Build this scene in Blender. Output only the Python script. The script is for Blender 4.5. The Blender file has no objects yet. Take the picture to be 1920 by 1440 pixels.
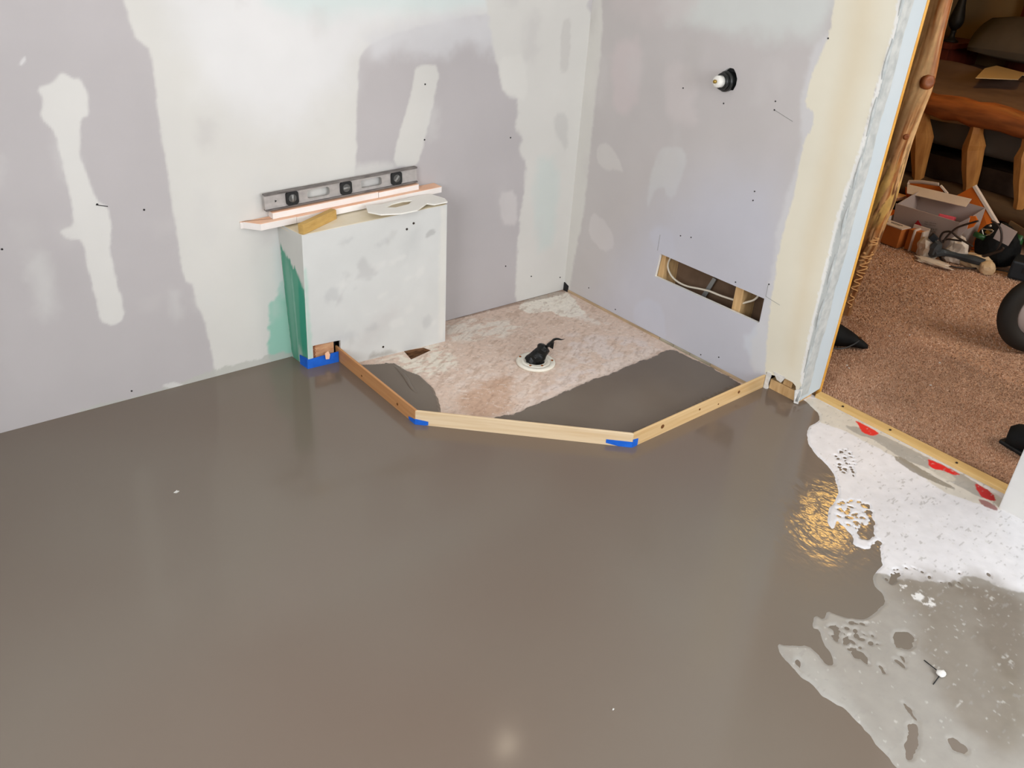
import bpy, bmesh, math, random
import numpy as np
from mathutils import Vector, Matrix

# ------------------------------------------------------------------ scene, camera, light
scene = bpy.context.scene
COL = scene.collection
random.seed(7)


def S(r, g, b):
    f = lambda c: (c / 255 / 12.92) if c / 255 <= 0.04045 else ((c / 255 + 0.055) / 1.055) ** 2.4
    return (f(r), f(g), f(b))


cam_data = bpy.data.cameras.new('camera')
cam_data.lens = 29.72
cam_data.sensor_width = 36.0
cam_data.clip_start = 0.02
camera = bpy.data.objects.new('camera', cam_data)
COL.objects.link(camera)
camera.matrix_world = Matrix(((0.78292, 0.26321, -0.56370, -2.5856),
                              (-0.61912, 0.41848, -0.66450, -2.7149),
                              (0.06099, 0.86925, 0.49060, 1.5643),
                              (0, 0, 0, 1)))
scene.camera = camera

world = bpy.data.worlds.new('world')
scene.world = world
world.use_nodes = True
world.node_tree.nodes['Background'].inputs[0].default_value = (0.62, 0.74, 0.95, 1)
world.node_tree.nodes['Background'].inputs[1].default_value = 1.0

scene.view_settings.view_transform = 'Standard'
scene.view_settings.look = 'None'
scene.view_settings.exposure = -0.12
scene.view_settings.gamma = 1.0
scene.cycles.max_bounces = 5
scene.cycles.diffuse_bounces = 4
scene.cycles.glossy_bounces = 3
scene.cycles.adaptive_threshold = 0.05


def area_light(name, loc, target, sx, sy, power, color):
    d = bpy.data.lights.new(name, 'AREA')
    d.shape = 'RECTANGLE'
    d.size, d.size_y, d.energy, d.color = sx, sy, power, color
    o = bpy.data.objects.new(name, d)
    COL.objects.link(o)
    o.location = loc
    o.rotation_euler = (Vector(target) - Vector(loc)).to_track_quat('-Z', 'Y').to_euler()
    return o


# daylight entering through the two windows of the room behind the camera
area_light('window_daylight', (-1.05, -4.12, 1.50), (-1.05, 0.0, 1.30), 1.5, 1.3, 56, (0.92, 0.96, 1.0))
area_light('side_window_daylight', (-3.46, -2.2, 1.55), (0.0, -2.2, 1.2), 1.1, 1.2, 54, (0.98, 0.98, 1.0))
area_light('bedroom_window_daylight', (1.5, -3.12, 1.45), (1.5, 0.0, 0.6), 1.2, 1.2, 52, (1.0, 0.93, 0.86))

# ------------------------------------------------------------------ helpers
WLOC = {}


def tag(o, label=None, cat=None, group=None, kind=None):
    if label: o['label'] = label
    if cat: o['category'] = cat
    if group: o['group'] = group
    if kind: o['kind'] = kind
    return o


def thing(name, label, cat, loc, group=None):
    o = bpy.data.objects.new(name, None)
    COL.objects.link(o)
    o.empty_display_size = 0.05
    o.location = loc
    WLOC[o.name] = Vector(loc)
    return tag(o, label, cat, group)


def mesh_obj(name, V, F, mat, parent=None, smooth=False, origin=None):
    """V in world coordinates; the object's origin is put at its base."""
    V = np.asarray(V, dtype=float)
    if origin is None:
        origin = (V[:, 0].mean(), V[:, 1].mean(), V[:, 2].min())
    org = Vector(origin)
    me = bpy.data.meshes.new(name)
    me.from_pydata((V - np.array(origin)).tolist(), [], [list(map(int, f)) for f in F])
    me.update()
    o = bpy.data.objects.new(name, me)
    COL.objects.link(o)
    if mat: me.materials.append(mat)
    if smooth:
        me.polygons.foreach_set('use_smooth', [True] * len(me.polygons))
    if parent is not None:
        o.parent = parent
        o.location = org - WLOC[parent.name]
    else:
        o.location = org
    WLOC[o.name] = org
    return o


def from_bm(name, bm, mat, parent=None, smooth=False, origin=None):
    bmesh.ops.recalc_face_normals(bm, faces=bm.faces[:])
    bm.verts.index_update()
    V = [v.co[:] for v in bm.verts]
    F = [[v.index for v in f.verts] for f in bm.faces]
    bm.free()
    return mesh_obj(name, V, F, mat, parent, smooth, origin)


def hexa(pts, bevel=0.0, seg=2):
    """bmesh of a six-sided solid: pts = 4 bottom corners then 4 top corners."""
    bm = bmesh.new()
    v = [bm.verts.new(p) for p in pts]
    for f in ((0, 1, 2, 3), (4, 5, 6, 7), (0, 1, 5, 4), (1, 2, 6, 5), (2, 3, 7, 6), (3, 0, 4, 7)):
        bm.faces.new([v[i] for i in f])
    bmesh.ops.recalc_face_normals(bm, faces=bm.faces[:])
    if bevel:
        bmesh.ops.bevel(bm, geom=bm.edges[:], offset=bevel, segments=seg, affect='EDGES', profile=0.6)
    return bm


def block(a, b, bevel=0.0, seg=2):
    (x0, y0, z0), (x1, y1, z1) = a, b
    return hexa([(x0, y0, z0), (x1, y0, z0), (x1, y1, z0), (x0, y1, z0),
                 (x0, y0, z1), (x1, y0, z1), (x1, y1, z1), (x0, y1, z1)], bevel, seg)


def obox(center, size, rz=0.0, rx=0.0, ry=0.0, bevel=0.0):
    """box by centre, size and turn"""
    bm = block((-size[0] / 2, -size[1] / 2, -size[2] / 2), (size[0] / 2, size[1] / 2, size[2] / 2), bevel)
    M = Matrix.Translation(center) @ Matrix.Rotation(rz, 4, 'Z') @ Matrix.Rotation(ry, 4, 'Y') @ Matrix.Rotation(rx, 4, 'X')
    bm.transform(M)
    return bm


def slab(poly3, nrm, t, bevel=0.0):
    """solid from a planar outline (3-D points) thickened by t along nrm"""
    bm = bmesh.new()
    n = Vector(nrm) * t
    a = [bm.verts.new(p) for p in poly3]
    b = [bm.verts.new(Vector(p) + n) for p in poly3]
    k = len(a)
    fs = [bm.faces.new(a), bm.faces.new(b)]
    for i in range(k):
        bm.faces.new((a[i], a[(i + 1) % k], b[(i + 1) % k], b[i]))
    bmesh.ops.recalc_face_normals(bm, faces=bm.faces[:])
    if bevel:
        bmesh.ops.bevel(bm, geom=bm.edges[:], offset=bevel, segments=1, affect='EDGES')
    return bm


def tube(points, radius, seg=10, cap=True, closed=False, flat=1.0):
    """tube along 3-D points; radius a number or one per point"""
    P = [Vector(p) for p in points]
    n = len(P)
    R = radius if hasattr(radius, '__len__') else [radius] * n
    V, F = [], []
    up = Vector((0.13, 0.21, 0.97)).normalized()
    for i in range(n):
        if closed:
            t = (P[(i + 1) % n] - P[i - 1]).normalized()
        else:
            t = (P[min(i + 1, n - 1)] - P[max(i - 1, 0)]).normalized()
        a = up - t * up.dot(t)
        if a.length < 0.05: a = Vector((1, 0, 0)) - t * t.x
        a.normalize()
        up = a
        b = t.cross(a)
        for k in range(seg):
            an = 2 * math.pi * k / seg
            V.append(P[i] + (a * math.cos(an) * flat + b * math.sin(an)) * R[i])
    m = n if closed else n - 1
    for i in range(m):
        j = (i + 1) % n
        for k in range(seg):
            F.append((i * seg + k, i * seg + (k + 1) % seg, j * seg + (k + 1) % seg, j * seg + k))
    if cap and not closed:
        F.append(tuple(range(seg))[::-1])
        F.append(tuple((n - 1) * seg + k for k in range(seg)))
    return [tuple(v) for v in V], F


def smooth_path(pts, n=8):
    """Catmull-Rom through the points"""
    P = [Vector(p) for p in pts]
    out = []
    for i in range(len(P) - 1):
        a, b, c, d = P[max(i - 1, 0)], P[i], P[i + 1], P[min(i + 2, len(P) - 1)]
        for k in range(n):
            t = k / n
            out.append(0.5 * ((2 * b) + (c - a) * t + (2 * a - 5 * b + 4 * c - d) * t * t + (3 * b - a - 3 * c + d) * t ** 3))
    out.append(P[-1])
    return out


def lathe(profile, center, axis=(0, 0, 1), seg=32):
    """profile: (radius, height) pairs along axis"""
    q = Vector((0, 0, 1)).rotation_difference(Vector(axis))
    c = Vector(center)
    V, F = [], []
    for r, h in profile:
        for k in range(seg):
            a = 2 * math.pi * k / seg
            V.append(tuple(c + q @ Vector((r * math.cos(a), r * math.sin(a), h))))
    for i in range(len(profile) - 1):
        for k in range(seg):
            F.append((i * seg + k, i * seg + (k + 1) % seg, (i + 1) * seg + (k + 1) % seg, (i + 1) * seg + k))
    F.append(tuple(range(seg))[::-1])
    F.append(tuple((len(profile) - 1) * seg + k for k in range(seg)))
    return V, F


# ---- numpy noise and painting
def vnoise(x, y, seed=0):
    def h(ix, iy):
        n = (ix.astype(np.int64) * 374761393 + iy.astype(np.int64) * 668265263 + seed * 1442695041) & 0x7fffffff
        n = ((n ^ (n >> 13)) * 1274126177) & 0x7fffffff
        n = n ^ (n >> 16)
        return (n & 0xffff) / 65535.0
    ix, iy = np.floor(x), np.floor(y)
    fx, fy = x - ix, y - iy
    fx, fy = fx * fx * (3 - 2 * fx), fy * fy * (3 - 2 * fy)
    a, b, c, d = h(ix, iy), h(ix + 1, iy), h(ix, iy + 1), h(ix + 1, iy + 1)
    return (a * (1 - fx) + b * fx) * (1 - fy) + (c * (1 - fx) + d * fx) * fy


def fbm(x, y, seed=0, oct=4):
    t, a, s = 0, 0.5, 1.0
    for o in range(oct):
        t = t + a * vnoise(x * s, y * s, seed + o * 17)
        a, s = a * 0.5, s * 2.03
    return t / (1 - 0.5 ** oct)


def sdf(poly, x, y):
    """signed distance to a polygon, positive inside"""
    P = np.array(poly, float)
    d = np.full(x.shape, 1e9)
    inside = np.zeros(x.shape, bool)
    n = len(P)
    for i in range(n):
        x0, y0 = P[i]
        x1, y1 = P[(i + 1) % n]
        ex, ey = x1 - x0, y1 - y0
        wx, wy = x - x0, y - y0
        t = np.clip((wx * ex + wy * ey) / (ex * ex + ey * ey + 1e-12), 0, 1)
        d = np.minimum(d, (wx - ex * t) ** 2 + (wy - ey * t) ** 2)
        if abs(ey) > 1e-12:
            cond = (y0 > y) != (y1 > y)
            inside ^= cond & (x < (x1 - x0) * (y - y0) / (y1 - y0) + x0)
    d = np.sqrt(d)
    return np.where(inside, d, -d)


def rounded(poly, k=1):
    P = np.array(poly, float)
    for _ in range(k):
        Q = np.roll(P, -1, 0)
        P = np.stack([P * 0.8 + Q * 0.2, P * 0.2 + Q * 0.8], 1).reshape(-1, 2)
    return P


def sstep(a, b, v):
    t = np.clip((v - a) / (b - a), 0, 1)
    return t * t * (3 - 2 * t)


def paint(base, layers, U, Vv):
    """base colour then layers (poly, colour, feather, wobble, wobble size, opacity)"""
    C = np.empty(U.shape + (3,))
    C[...] = base
    for i, L in enumerate(layers):
        poly, colr, fe, wob, ws, op = L[:6]
        P = np.array(poly)
        m = fe + wob + 0.01
        sel = (U > P[:, 0].min() - m) & (U < P[:, 0].max() + m) & (Vv > P[:, 1].min() - m) & (Vv < P[:, 1].max() + m)
        if not sel.any(): continue
        u, v = U[sel], Vv[sel]
        d = sdf(rounded(poly), u, v)
        if wob: d = d + (fbm(u / ws, v / ws, 31 + i) - 0.5) * 2 * wob
        a = sstep(-fe, fe, d) * op
        if len(L) > 6:
            lo, hi, su, sv = L[6]
            a = a * sstep(lo, hi, fbm(u / su, v / sv, 91 + i))
        C[sel] = C[sel] * (1 - a[:, None]) + np.array(colr) * a[:, None]
    return C


def axis(*segs):
    """grid coordinates: (start, stop, step) runs joined"""
    out = []
    for a, b, s in segs:
        n = max(1, int(round(abs(b - a) / s)))
        out += list(np.linspace(a, b, n + 1))
    r = np.array(sorted(set(np.round(out, 5))))
    return r


def panel(name, us, vs, fn, colours, mat, parent=None, holes=(), thick=0.0, nrm=(0, 0, 1), height=None, edge_col=None,
          smooth=False):
    """a sheet of material on a fine grid: fn(u, v) -> (x, y, z) arrays; holes are polygons cut out of it"""
    Vg, Ug = np.meshgrid(vs, us)
    nu, nv = len(us), len(vs)
    idx = np.arange(nu * nv).reshape(nu, nv)
    Q = np.stack([idx[:-1, :-1], idx[1:, :-1], idx[1:, 1:], idx[:-1, 1:]], -1).reshape(-1, 4)
    U, V2 = Ug.ravel().copy(), Vg.ravel().copy()
    keep = np.ones(len(Q), bool)
    cu, cv = U[Q].mean(1), V2[Q].mean(1)
    for h in holes:
        keep &= sdf(h, cu, cv) < 0
    Q = Q[keep]
    E = np.concatenate([Q[:, [0, 1]], Q[:, [1, 2]], Q[:, [2, 3]], Q[:, [3, 0]]])
    Es = np.sort(E, 1)
    key = Es[:, 0].astype(np.int64) * (nu * nv) + Es[:, 1]
    uq, first, cnt = np.unique(key, return_index=True, return_counts=True)
    BE = E[first[cnt == 1]]
    if holes:
        for h in holes:
            P = np.array(h)
            bv = np.unique(BE)
            sel = bv[(U[bv] > P[:, 0].min() - 0.012) & (U[bv] < P[:, 0].max() + 0.012) & (V2[bv] > P[:, 1].min() - 0.012) & (V2[bv] < P[:, 1].max() + 0.012)]
            for k in sel:
                best = None
                for i in range(len(P)):
                    a, b = P[i], P[(i + 1) % len(P)]
                    e = b - a
                    t = min(1, max(0, ((U[k] - a[0]) * e[0] + (V2[k] - a[1]) * e[1]) / (e @ e + 1e-12)))
                    c = a + e * t
                    dd = (c[0] - U[k]) ** 2 + (c[1] - V2[k]) ** 2
                    if best is None or dd < best[0]: best = (dd, c)
                if best[0] < 0.008 ** 2: U[k], V2[k] = best[1]
    C = colours(U, V2)
    W = np.stack(fn(U, V2), -1)
    n = np.array(nrm, float)
    if height is not None:
        W = W + n * height(U, V2)[:, None]
    used = np.unique(Q)
    remap = -np.ones(nu * nv, int)
    remap[used] = np.arange(len(used))
    Vt, Ct, Ft = W[used], C[used], remap[Q]
    faces = Ft
    if thick:
        bv = np.unique(BE)
        rb = -np.ones(nu * nv, int)
        rb[bv] = len(Vt) + np.arange(len(bv))
        Vt = np.concatenate([Vt, W[bv] - n * thick])
        ec = C[bv] if edge_col is None else np.tile(np.array(edge_col), (len(bv), 1))
        # separate rim vertices so that the cut edge keeps its own colour
        rf = -np.ones(nu * nv, int)
        rf[bv] = len(Vt) + np.arange(len(bv))
        Vt = np.concatenate([Vt, W[bv]])
        Ct = np.concatenate([Ct, ec, ec])
        side = np.stack([rf[BE[:, 1]], rf[BE[:, 0]], rb[BE[:, 0]], rb[BE[:, 1]]], -1)
        faces = np.concatenate([faces, side])
    me = bpy.data.meshes.new(name)
    org = np.array([Vt[:, 0].mean(), Vt[:, 1].mean(), Vt[:, 2].min()])
    me.vertices.add(len(Vt))
    me.vertices.foreach_set('co', (Vt - org).ravel())
    me.loops.add(len(faces) * 4)
    me.loops.foreach_set('vertex_index', faces.ravel().astype(np.int32))
    me.polygons.add(len(faces))
    me.polygons.foreach_set('loop_start', np.arange(0, len(faces) * 4, 4, dtype=np.int32))
    if smooth: me.polygons.foreach_set('use_smooth', np.ones(len(faces), bool))
    me.update(calc_edges=True)
    ca = me.color_attributes.new('Col', 'FLOAT_COLOR', 'POINT')
    ca.data.foreach_set('color', np.concatenate([Ct, np.ones((len(Ct), 1))], 1).ravel().astype(np.float32))
    me.materials.append(mat)
    o = bpy.data.objects.new(name, me)
    COL.objects.link(o)
    org = Vector(org)
    if parent is not None:
        o.parent = parent
        o.location = org - WLOC[parent.name]
    else:
        o.location = org
    WLOC[o.name] = org
    return o


# ---- materials
def new_mat(name, rough=0.6, spec=0.4):
    m = bpy.data.materials.new(name)
    m.use_nodes = True
    b = m.node_tree.nodes['Principled BSDF']
    b.inputs['Roughness'].default_value = rough
    b.inputs['Specular IOR Level'].default_value = spec
    return m, m.node_tree, b


def add_bump(nt, b, scale, strength, dist, detail=2, vec_scale=None):
    n = nt.nodes.new('ShaderNodeTexNoise')
    n.inputs['Scale'].default_value = scale
    n.inputs['Detail'].default_value = detail
    tc = nt.nodes.new('ShaderNodeTexCoord')
    if vec_scale:
        mp = nt.nodes.new('ShaderNodeMapping')
        mp.inputs['Scale'].default_value = vec_scale
        nt.links.new(tc.outputs['Object'], mp.inputs[0])
        nt.links.new(mp.outputs[0], n.inputs['Vector'])
    else:
        nt.links.new(tc.outputs['Object'], n.inputs['Vector'])
    bp = nt.nodes.new('ShaderNodeBump')
    bp.inputs['Strength'].default_value = strength
    bp.inputs['Distance'].default_value = dist
    nt.links.new(n.outputs['Fac'], bp.inputs['Height'])
    nt.links.new(bp.outputs[0], b.inputs['Normal'])
    return n, bp


def mat_col(name, rough=0.75, spec=0.3, nscale=14, namp=0.06, bscale=60, bstr=0.25, bdist=0.001):
    """colour comes from the mesh's own paint, with a little mottling"""
    m, nt, b = new_mat(name, rough, spec)
    at = nt.nodes.new('ShaderNodeAttribute')
    at.attribute_name = 'Col'
    n, bp = add_bump(nt, b, bscale, bstr, bdist)
    n2 = nt.nodes.new('ShaderNodeTexNoise')
    n2.inputs['Scale'].default_value = nscale
    n2.inputs['Detail'].default_value = 3
    tc = nt.nodes.new('ShaderNodeTexCoord')
    nt.links.new(tc.outputs['Object'], n2.inputs['Vector'])
    mr = nt.nodes.new('ShaderNodeMapRange')
    mr.inputs[1].default_value, mr.inputs[2].default_value = 0.3, 0.7
    mr.inputs[3].default_value, mr.inputs[4].default_value = 1 - namp, 1 + namp
    nt.links.new(n2.outputs['Fac'], mr.inputs[0])
    mx = nt.nodes.new('ShaderNodeVectorMath')
    mx.operation = 'SCALE'
    nt.links.new(at.outputs['Color'], mx.inputs[0])
    nt.links.new(mr.outputs[0], mx.inputs['Scale'])
    nt.links.new(mx.outputs[0], b.inputs['Base Color'])
    return m


def mat_plain(name, c, rough=0.6, spec=0.4, metal=0.0, c2=None, nscale=20, vec=None, bstr=0.0, bscale=40, bdist=0.001,
              lo=0.35, hi=0.65, coat=0.0):
    m, nt, b = new_mat(name, rough, spec)
    b.inputs['Metallic'].default_value = metal
    b.inputs['Coat Weight'].default_value = coat
    b.inputs['Base Color'].default_value = (*c, 1)
    if c2 is not None:
        n = nt.nodes.new('ShaderNodeTexNoise')
        n.inputs['Scale'].default_value = nscale
        n.inputs['Detail'].default_value = 6
        tc = nt.nodes.new('ShaderNodeTexCoord')
        mp = nt.nodes.new('ShaderNodeMapping')
        if vec: mp.inputs['Scale'].default_value = vec
        nt.links.new(tc.outputs['Object'], mp.inputs[0])
        nt.links.new(mp.outputs[0], n.inputs['Vector'])
        cr = nt.nodes.new('ShaderNodeValToRGB')
        cr.color_ramp.elements[0].position, cr.color_ramp.elements[1].position = lo, hi
        cr.color_ramp.elements[0].color, cr.color_ramp.elements[1].color = (*c, 1), (*c2, 1)
        nt.links.new(n.outputs['Fac'], cr.inputs[0])
        nt.links.new(cr.outputs[0], b.inputs['Base Color'])
    if bstr: add_bump(nt, b, bscale, bstr, bdist, vec_scale=vec)
    return m


def mat_emit(name, c, strength):
    m, nt, b = new_mat(name, 0.5, 0.2)
    b.inputs['Base Color'].default_value = (*c, 1)
    b.inputs['Emission Color'].default_value = (*c, 1)
    b.inputs['Emission Strength'].default_value = strength
    return m


M = {}
M['drywall'] = mat_col('drywall_paint', 0.8, 0.25, 3.0, 0.035, 90, 0.12, 0.0006)
M['osb'] = mat_col('osb_paint', 0.85, 0.2, 55, 0.08, 120, 0.5, 0.0012)
M['primed'] = mat_col('primed_floor', 0.38, 0.5, 30, 0.05, 55, 0.25, 0.001)
M['ceiling'] = mat_plain('ceiling_white', S(228, 226, 222), 0.9, 0.2, bstr=0.1)
M['plainwall'] = mat_plain('plain_wall', S(205, 203, 200), 0.85, 0.2, c2=S(216, 214, 208), nscale=2.5)
M['jamb'] = mat_plain('jamb_drywall', S(190, 202, 208), 0.75, 0.25, c2=S(197, 206, 210), nscale=3)
M['gypsum'] = mat_plain('gypsum_edge', S(230, 228, 222), 0.9, 0.1, c2=S(205, 203, 198), nscale=60)
M['bead'] = mat_plain('corner_bead', S(172, 177, 176), 0.7, 0.3, c2=S(196, 199, 196), nscale=30, bstr=0.3, bscale=60, bdist=0.001)
M['pine'] = mat_plain('pine_strip', S(221, 184, 128), 0.6, 0.35, c2=S(236, 208, 160), nscale=6, vec=(3, 3, 26), bstr=0.1)
M['pine_x'] = mat_plain('pine_strip_long', S(216, 178, 124), 0.6, 0.35, c2=S(236, 206, 158), nscale=7, vec=(2, 2, 40))
M['pine_dark'] = mat_plain('pine_strip_orange', S(196, 140, 88), 0.6, 0.35, c2=S(178, 122, 74), nscale=7, vec=(2, 2, 40))
M['tan_block'] = mat_plain('tan_block', S(203, 166, 98), 0.6, 0.3, c2=S(188, 150, 84), nscale=10, vec=(1, 5, 8))
M['threshold'] = mat_plain('threshold_wood', S(216, 182, 122), 0.55, 0.35, c2=S(204, 168, 108), nscale=5, vec=(8, 1, 20))
M['stud'] = mat_plain('stud_wood', S(214, 178, 128), 0.7, 0.25, c2=S(190, 152, 104), nscale=9, vec=(6, 6, 1))
M['plate'] = mat_plain('plate_wood', S(198, 172, 140), 0.75, 0.2, c2=S(168, 148, 120), nscale=8, vec=(4, 1, 10), bstr=0.2)
M['plate_grey'] = mat_plain('plate_wood_grey', S(178, 170, 150), 0.75, 0.2, c2=S(150, 142, 122), nscale=12, vec=(4, 1, 10), bstr=0.2)
M['knot'] = mat_plain('knot', S(112, 70, 34), 0.6, 0.3)
M['nail'] = mat_plain('nail_head', S(70, 62, 56), 0.45, 0.5, metal=0.6)
M['screw'] = mat_plain('screw_dark', S(46, 44, 44), 0.5, 0.4)
M['tape'] = mat_plain('blue_tape', S(22, 92, 196), 0.55, 0.35, c2=S(30, 106, 214), nscale=30)
M['pvc'] = mat_plain('drain_plastic', S(236, 232, 218), 0.35, 0.5, c2=S(222, 214, 194), nscale=14, lo=0.5, hi=0.75)
M['rag'] = mat_plain('black_plastic', S(10, 12, 11), 0.38, 0.3, c2=S(22, 22, 19), nscale=18, bstr=0.5, bscale=50, bdist=0.003)
M['rust'] = mat_plain('rust', S(170, 96, 36), 0.8, 0.2, c2=S(110, 66, 26), nscale=50)
M['black'] = mat_plain('black_matte', S(20, 20, 21), 0.55, 0.4, c2=S(32, 33, 33), nscale=25)
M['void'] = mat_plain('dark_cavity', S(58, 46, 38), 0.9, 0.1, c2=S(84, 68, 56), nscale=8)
M['cavity'] = mat_plain('cavity_back', S(128, 104, 84), 0.9, 0.1, c2=S(96, 76, 60), nscale=6)
M['cable'] = mat_plain('cable_jacket', S(216, 206, 188), 0.5, 0.4)
M['strap'] = mat_plain('metal_strap', S(150, 150, 146), 0.5, 0.5, metal=0.3)
M['brass'] = mat_plain('brass', S(176, 146, 74), 0.3, 0.5, metal=0.9)
M['whitepipe'] = mat_plain('white_pipe', S(238, 236, 228), 0.35, 0.5)
M['fitting'] = mat_plain('black_fitting', S(24, 26, 25), 0.3, 0.5, c2=S(48, 50, 48), nscale=40, lo=0.5, hi=0.8)
M['foam_white'] = mat_plain('foam_side', S(244, 238, 234), 0.8, 0.2, c2=S(236, 228, 222), nscale=12, bstr=0.2, bscale=120)
M['foam_pink'] = mat_plain('foam_salmon', S(238, 186, 152), 0.8, 0.2, c2=S(244, 204, 176), nscale=10)
M['whiteplate'] = mat_plain('white_plate', S(240, 238, 230), 0.45, 0.4)
M['alu'] = mat_plain('worn_aluminium', S(176, 170, 164), 0.42, 0.5, metal=0.55, c2=S(138, 132, 128), nscale=16, vec=(1, 4, 4), lo=0.45, hi=0.72)
M['alu_dark'] = mat_plain('aluminium_flange', S(140, 134, 130), 0.5, 0.5, metal=0.45, c2=S(104, 98, 96), nscale=20, vec=(1, 4, 4))
M['vial'] = mat_plain('vial_glass', S(150, 150, 146), 0.12, 0.6, c2=S(96, 96, 94), nscale=60)
M['lens'] = mat_plain('vial_lens', S(84, 84, 82), 0.2, 0.6)
M['plywood'] = mat_plain('stamped_plywood', S(206, 162, 124), 0.7, 0.25, c2=S(180, 128, 92), nscale=26, vec=(1, 1, 3))
M['ink'] = mat_plain('stamp_ink', S(126, 78, 56), 0.8, 0.1)
M['creamtop'] = mat_plain('box_top_mud', S(232, 222, 200), 0.8, 0.2, c2=S(222, 208, 178), nscale=9)
M['fibre'] = mat_plain('brown_fibre', S(118, 84, 58), 0.9, 0.1, c2=S(64, 42, 28), nscale=30, vec=(1, 3, 1), bstr=0.8, bscale=60, bdist=0.004)
M['carpet'] = mat_plain('carpet_ground', S(190, 150, 122), 0.95, 0.05, c2=S(202, 165, 137), nscale=3, bstr=0.6, bscale=160, bdist=0.004)
M['pile'] = mat_col('carpet_pile', 0.95, 0.05, 4, 0.12, 60, 0.0)
M['log'] = mat_plain('peeled_log', S(196, 138, 80), 0.5, 0.35, c2=S(226, 178, 118), nscale=5, vec=(4, 4, 0.9), bstr=0.35, bscale=12, bdist=0.006)
M['bark'] = mat_plain('bark', S(98, 56, 26), 0.85, 0.15, c2=S(138, 82, 38), nscale=20, vec=(2, 2, 1), bstr=0.6, bscale=30, bdist=0.004)
M['groove'] = mat_plain('pale_gallery', S(226, 178, 120), 0.7, 0.2)
M['trimwood'] = mat_plain('orange_trim', S(214, 152, 62), 0.5, 0.35, c2=S(232, 176, 84), nscale=6, vec=(4, 4, 1))
M['rail_log'] = mat_plain('rail_log', S(168, 98, 50), 0.5, 0.35, c2=S(128, 72, 36), nscale=5, vec=(6, 1, 6), bstr=0.4, bscale=8, bdist=0.006)
M['spindle'] = mat_plain('spindle_wood', S(196, 140, 76), 0.5, 0.35, c2=S(166, 110, 56), nscale=5, vec=(5, 5, 1))
M['lowrail'] = mat_plain('lower_rail_wood', S(104, 80, 52), 0.7, 0.25, c2=S(82, 60, 40), nscale=4, vec=(5, 1, 5))
M['sheet'] = mat_plain('taupe_sheet', S(134, 112, 100), 0.9, 0.1, c2=S(118, 98, 88), nscale=4, bstr=0.3, bscale=8, bdist=0.01)
M['pillow'] = mat_plain('grey_pillow', S(104, 96, 86), 0.9, 0.1, c2=S(92, 86, 78), nscale=5)
M['bedwall'] = mat_plain('olive_wall', S(150, 128, 92), 0.9, 0.15, c2=S(142, 118, 84), nscale=2)
M['redwood'] = mat_plain('red_headboard', S(112, 48, 36), 0.5, 0.35, c2=S(86, 36, 26), nscale=6, vec=(2, 5, 1))
M['paper'] = mat_plain('manila_paper', S(232, 206, 160), 0.7, 0.2)
M['card_white'] = mat_plain('white_card', S(226, 212, 198), 0.75, 0.2, c2=S(214, 200, 188), nscale=6)
M['card_grey'] = mat_plain('grey_card', S(186, 172, 166), 0.75, 0.2)
M['card_orange'] = mat_plain('orange_card', S(226, 118, 38), 0.7, 0.25)
M['card_tan'] = mat_plain('tan_card', S(192, 116, 56), 0.75, 0.2, c2=S(180, 106, 50), nscale=5)
M['red'] = mat_plain('red_print', S(186, 40, 44), 0.6, 0.3)
M['darkprint'] = mat_plain('dark_print', S(74, 64, 60), 0.7, 0.2)
M['greyprint'] = mat_plain('grey_print', S(128, 118, 110), 0.7, 0.2, c2=S(168, 158, 150), nscale=150, lo=0.48, hi=0.52)
M['pink'] = mat_plain('pink_foam', S(226, 92, 104), 0.6, 0.3)
M['slate'] = mat_plain('slate_plastic', S(70, 76, 80), 0.45, 0.45, c2=S(52, 58, 62), nscale=10)
M['bag'] = mat_plain('white_plastic_bag', S(222, 212, 198), 0.4, 0.45, c2=S(206, 190, 172), nscale=12)
M['bag_tan'] = mat_plain('cream_plastic_bag', S(216, 190, 152), 0.45, 0.4, c2=S(200, 172, 134), nscale=12)
M['cord'] = mat_plain('brown_black_cord', S(52, 42, 36), 0.5, 0.4)
M['green'] = mat_plain('green_plastic', S(40, 92, 48), 0.4, 0.45, c2=S(28, 66, 36), nscale=12)
M['darkbag'] = mat_plain('black_fabric', S(16, 17, 18), 0.75, 0.2, c2=S(26, 28, 28), nscale=20, bstr=0.3, bscale=30)
M['navy'] = mat_plain('dark_navy_plastic', S(26, 34, 40), 0.5, 0.4)
M['tyre'] = mat_plain('rubber', S(38, 36, 33), 0.7, 0.3)
M['steel'] = mat_plain('bright_steel', S(200, 196, 186), 0.25, 0.6, metal=0.8)
M['redtape'] = mat_plain('red_tape', S(214, 36, 40), 0.5, 0.3)
M['winframe'] = mat_plain('window_frame_white', S(235, 235, 232), 0.5, 0.3)


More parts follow.
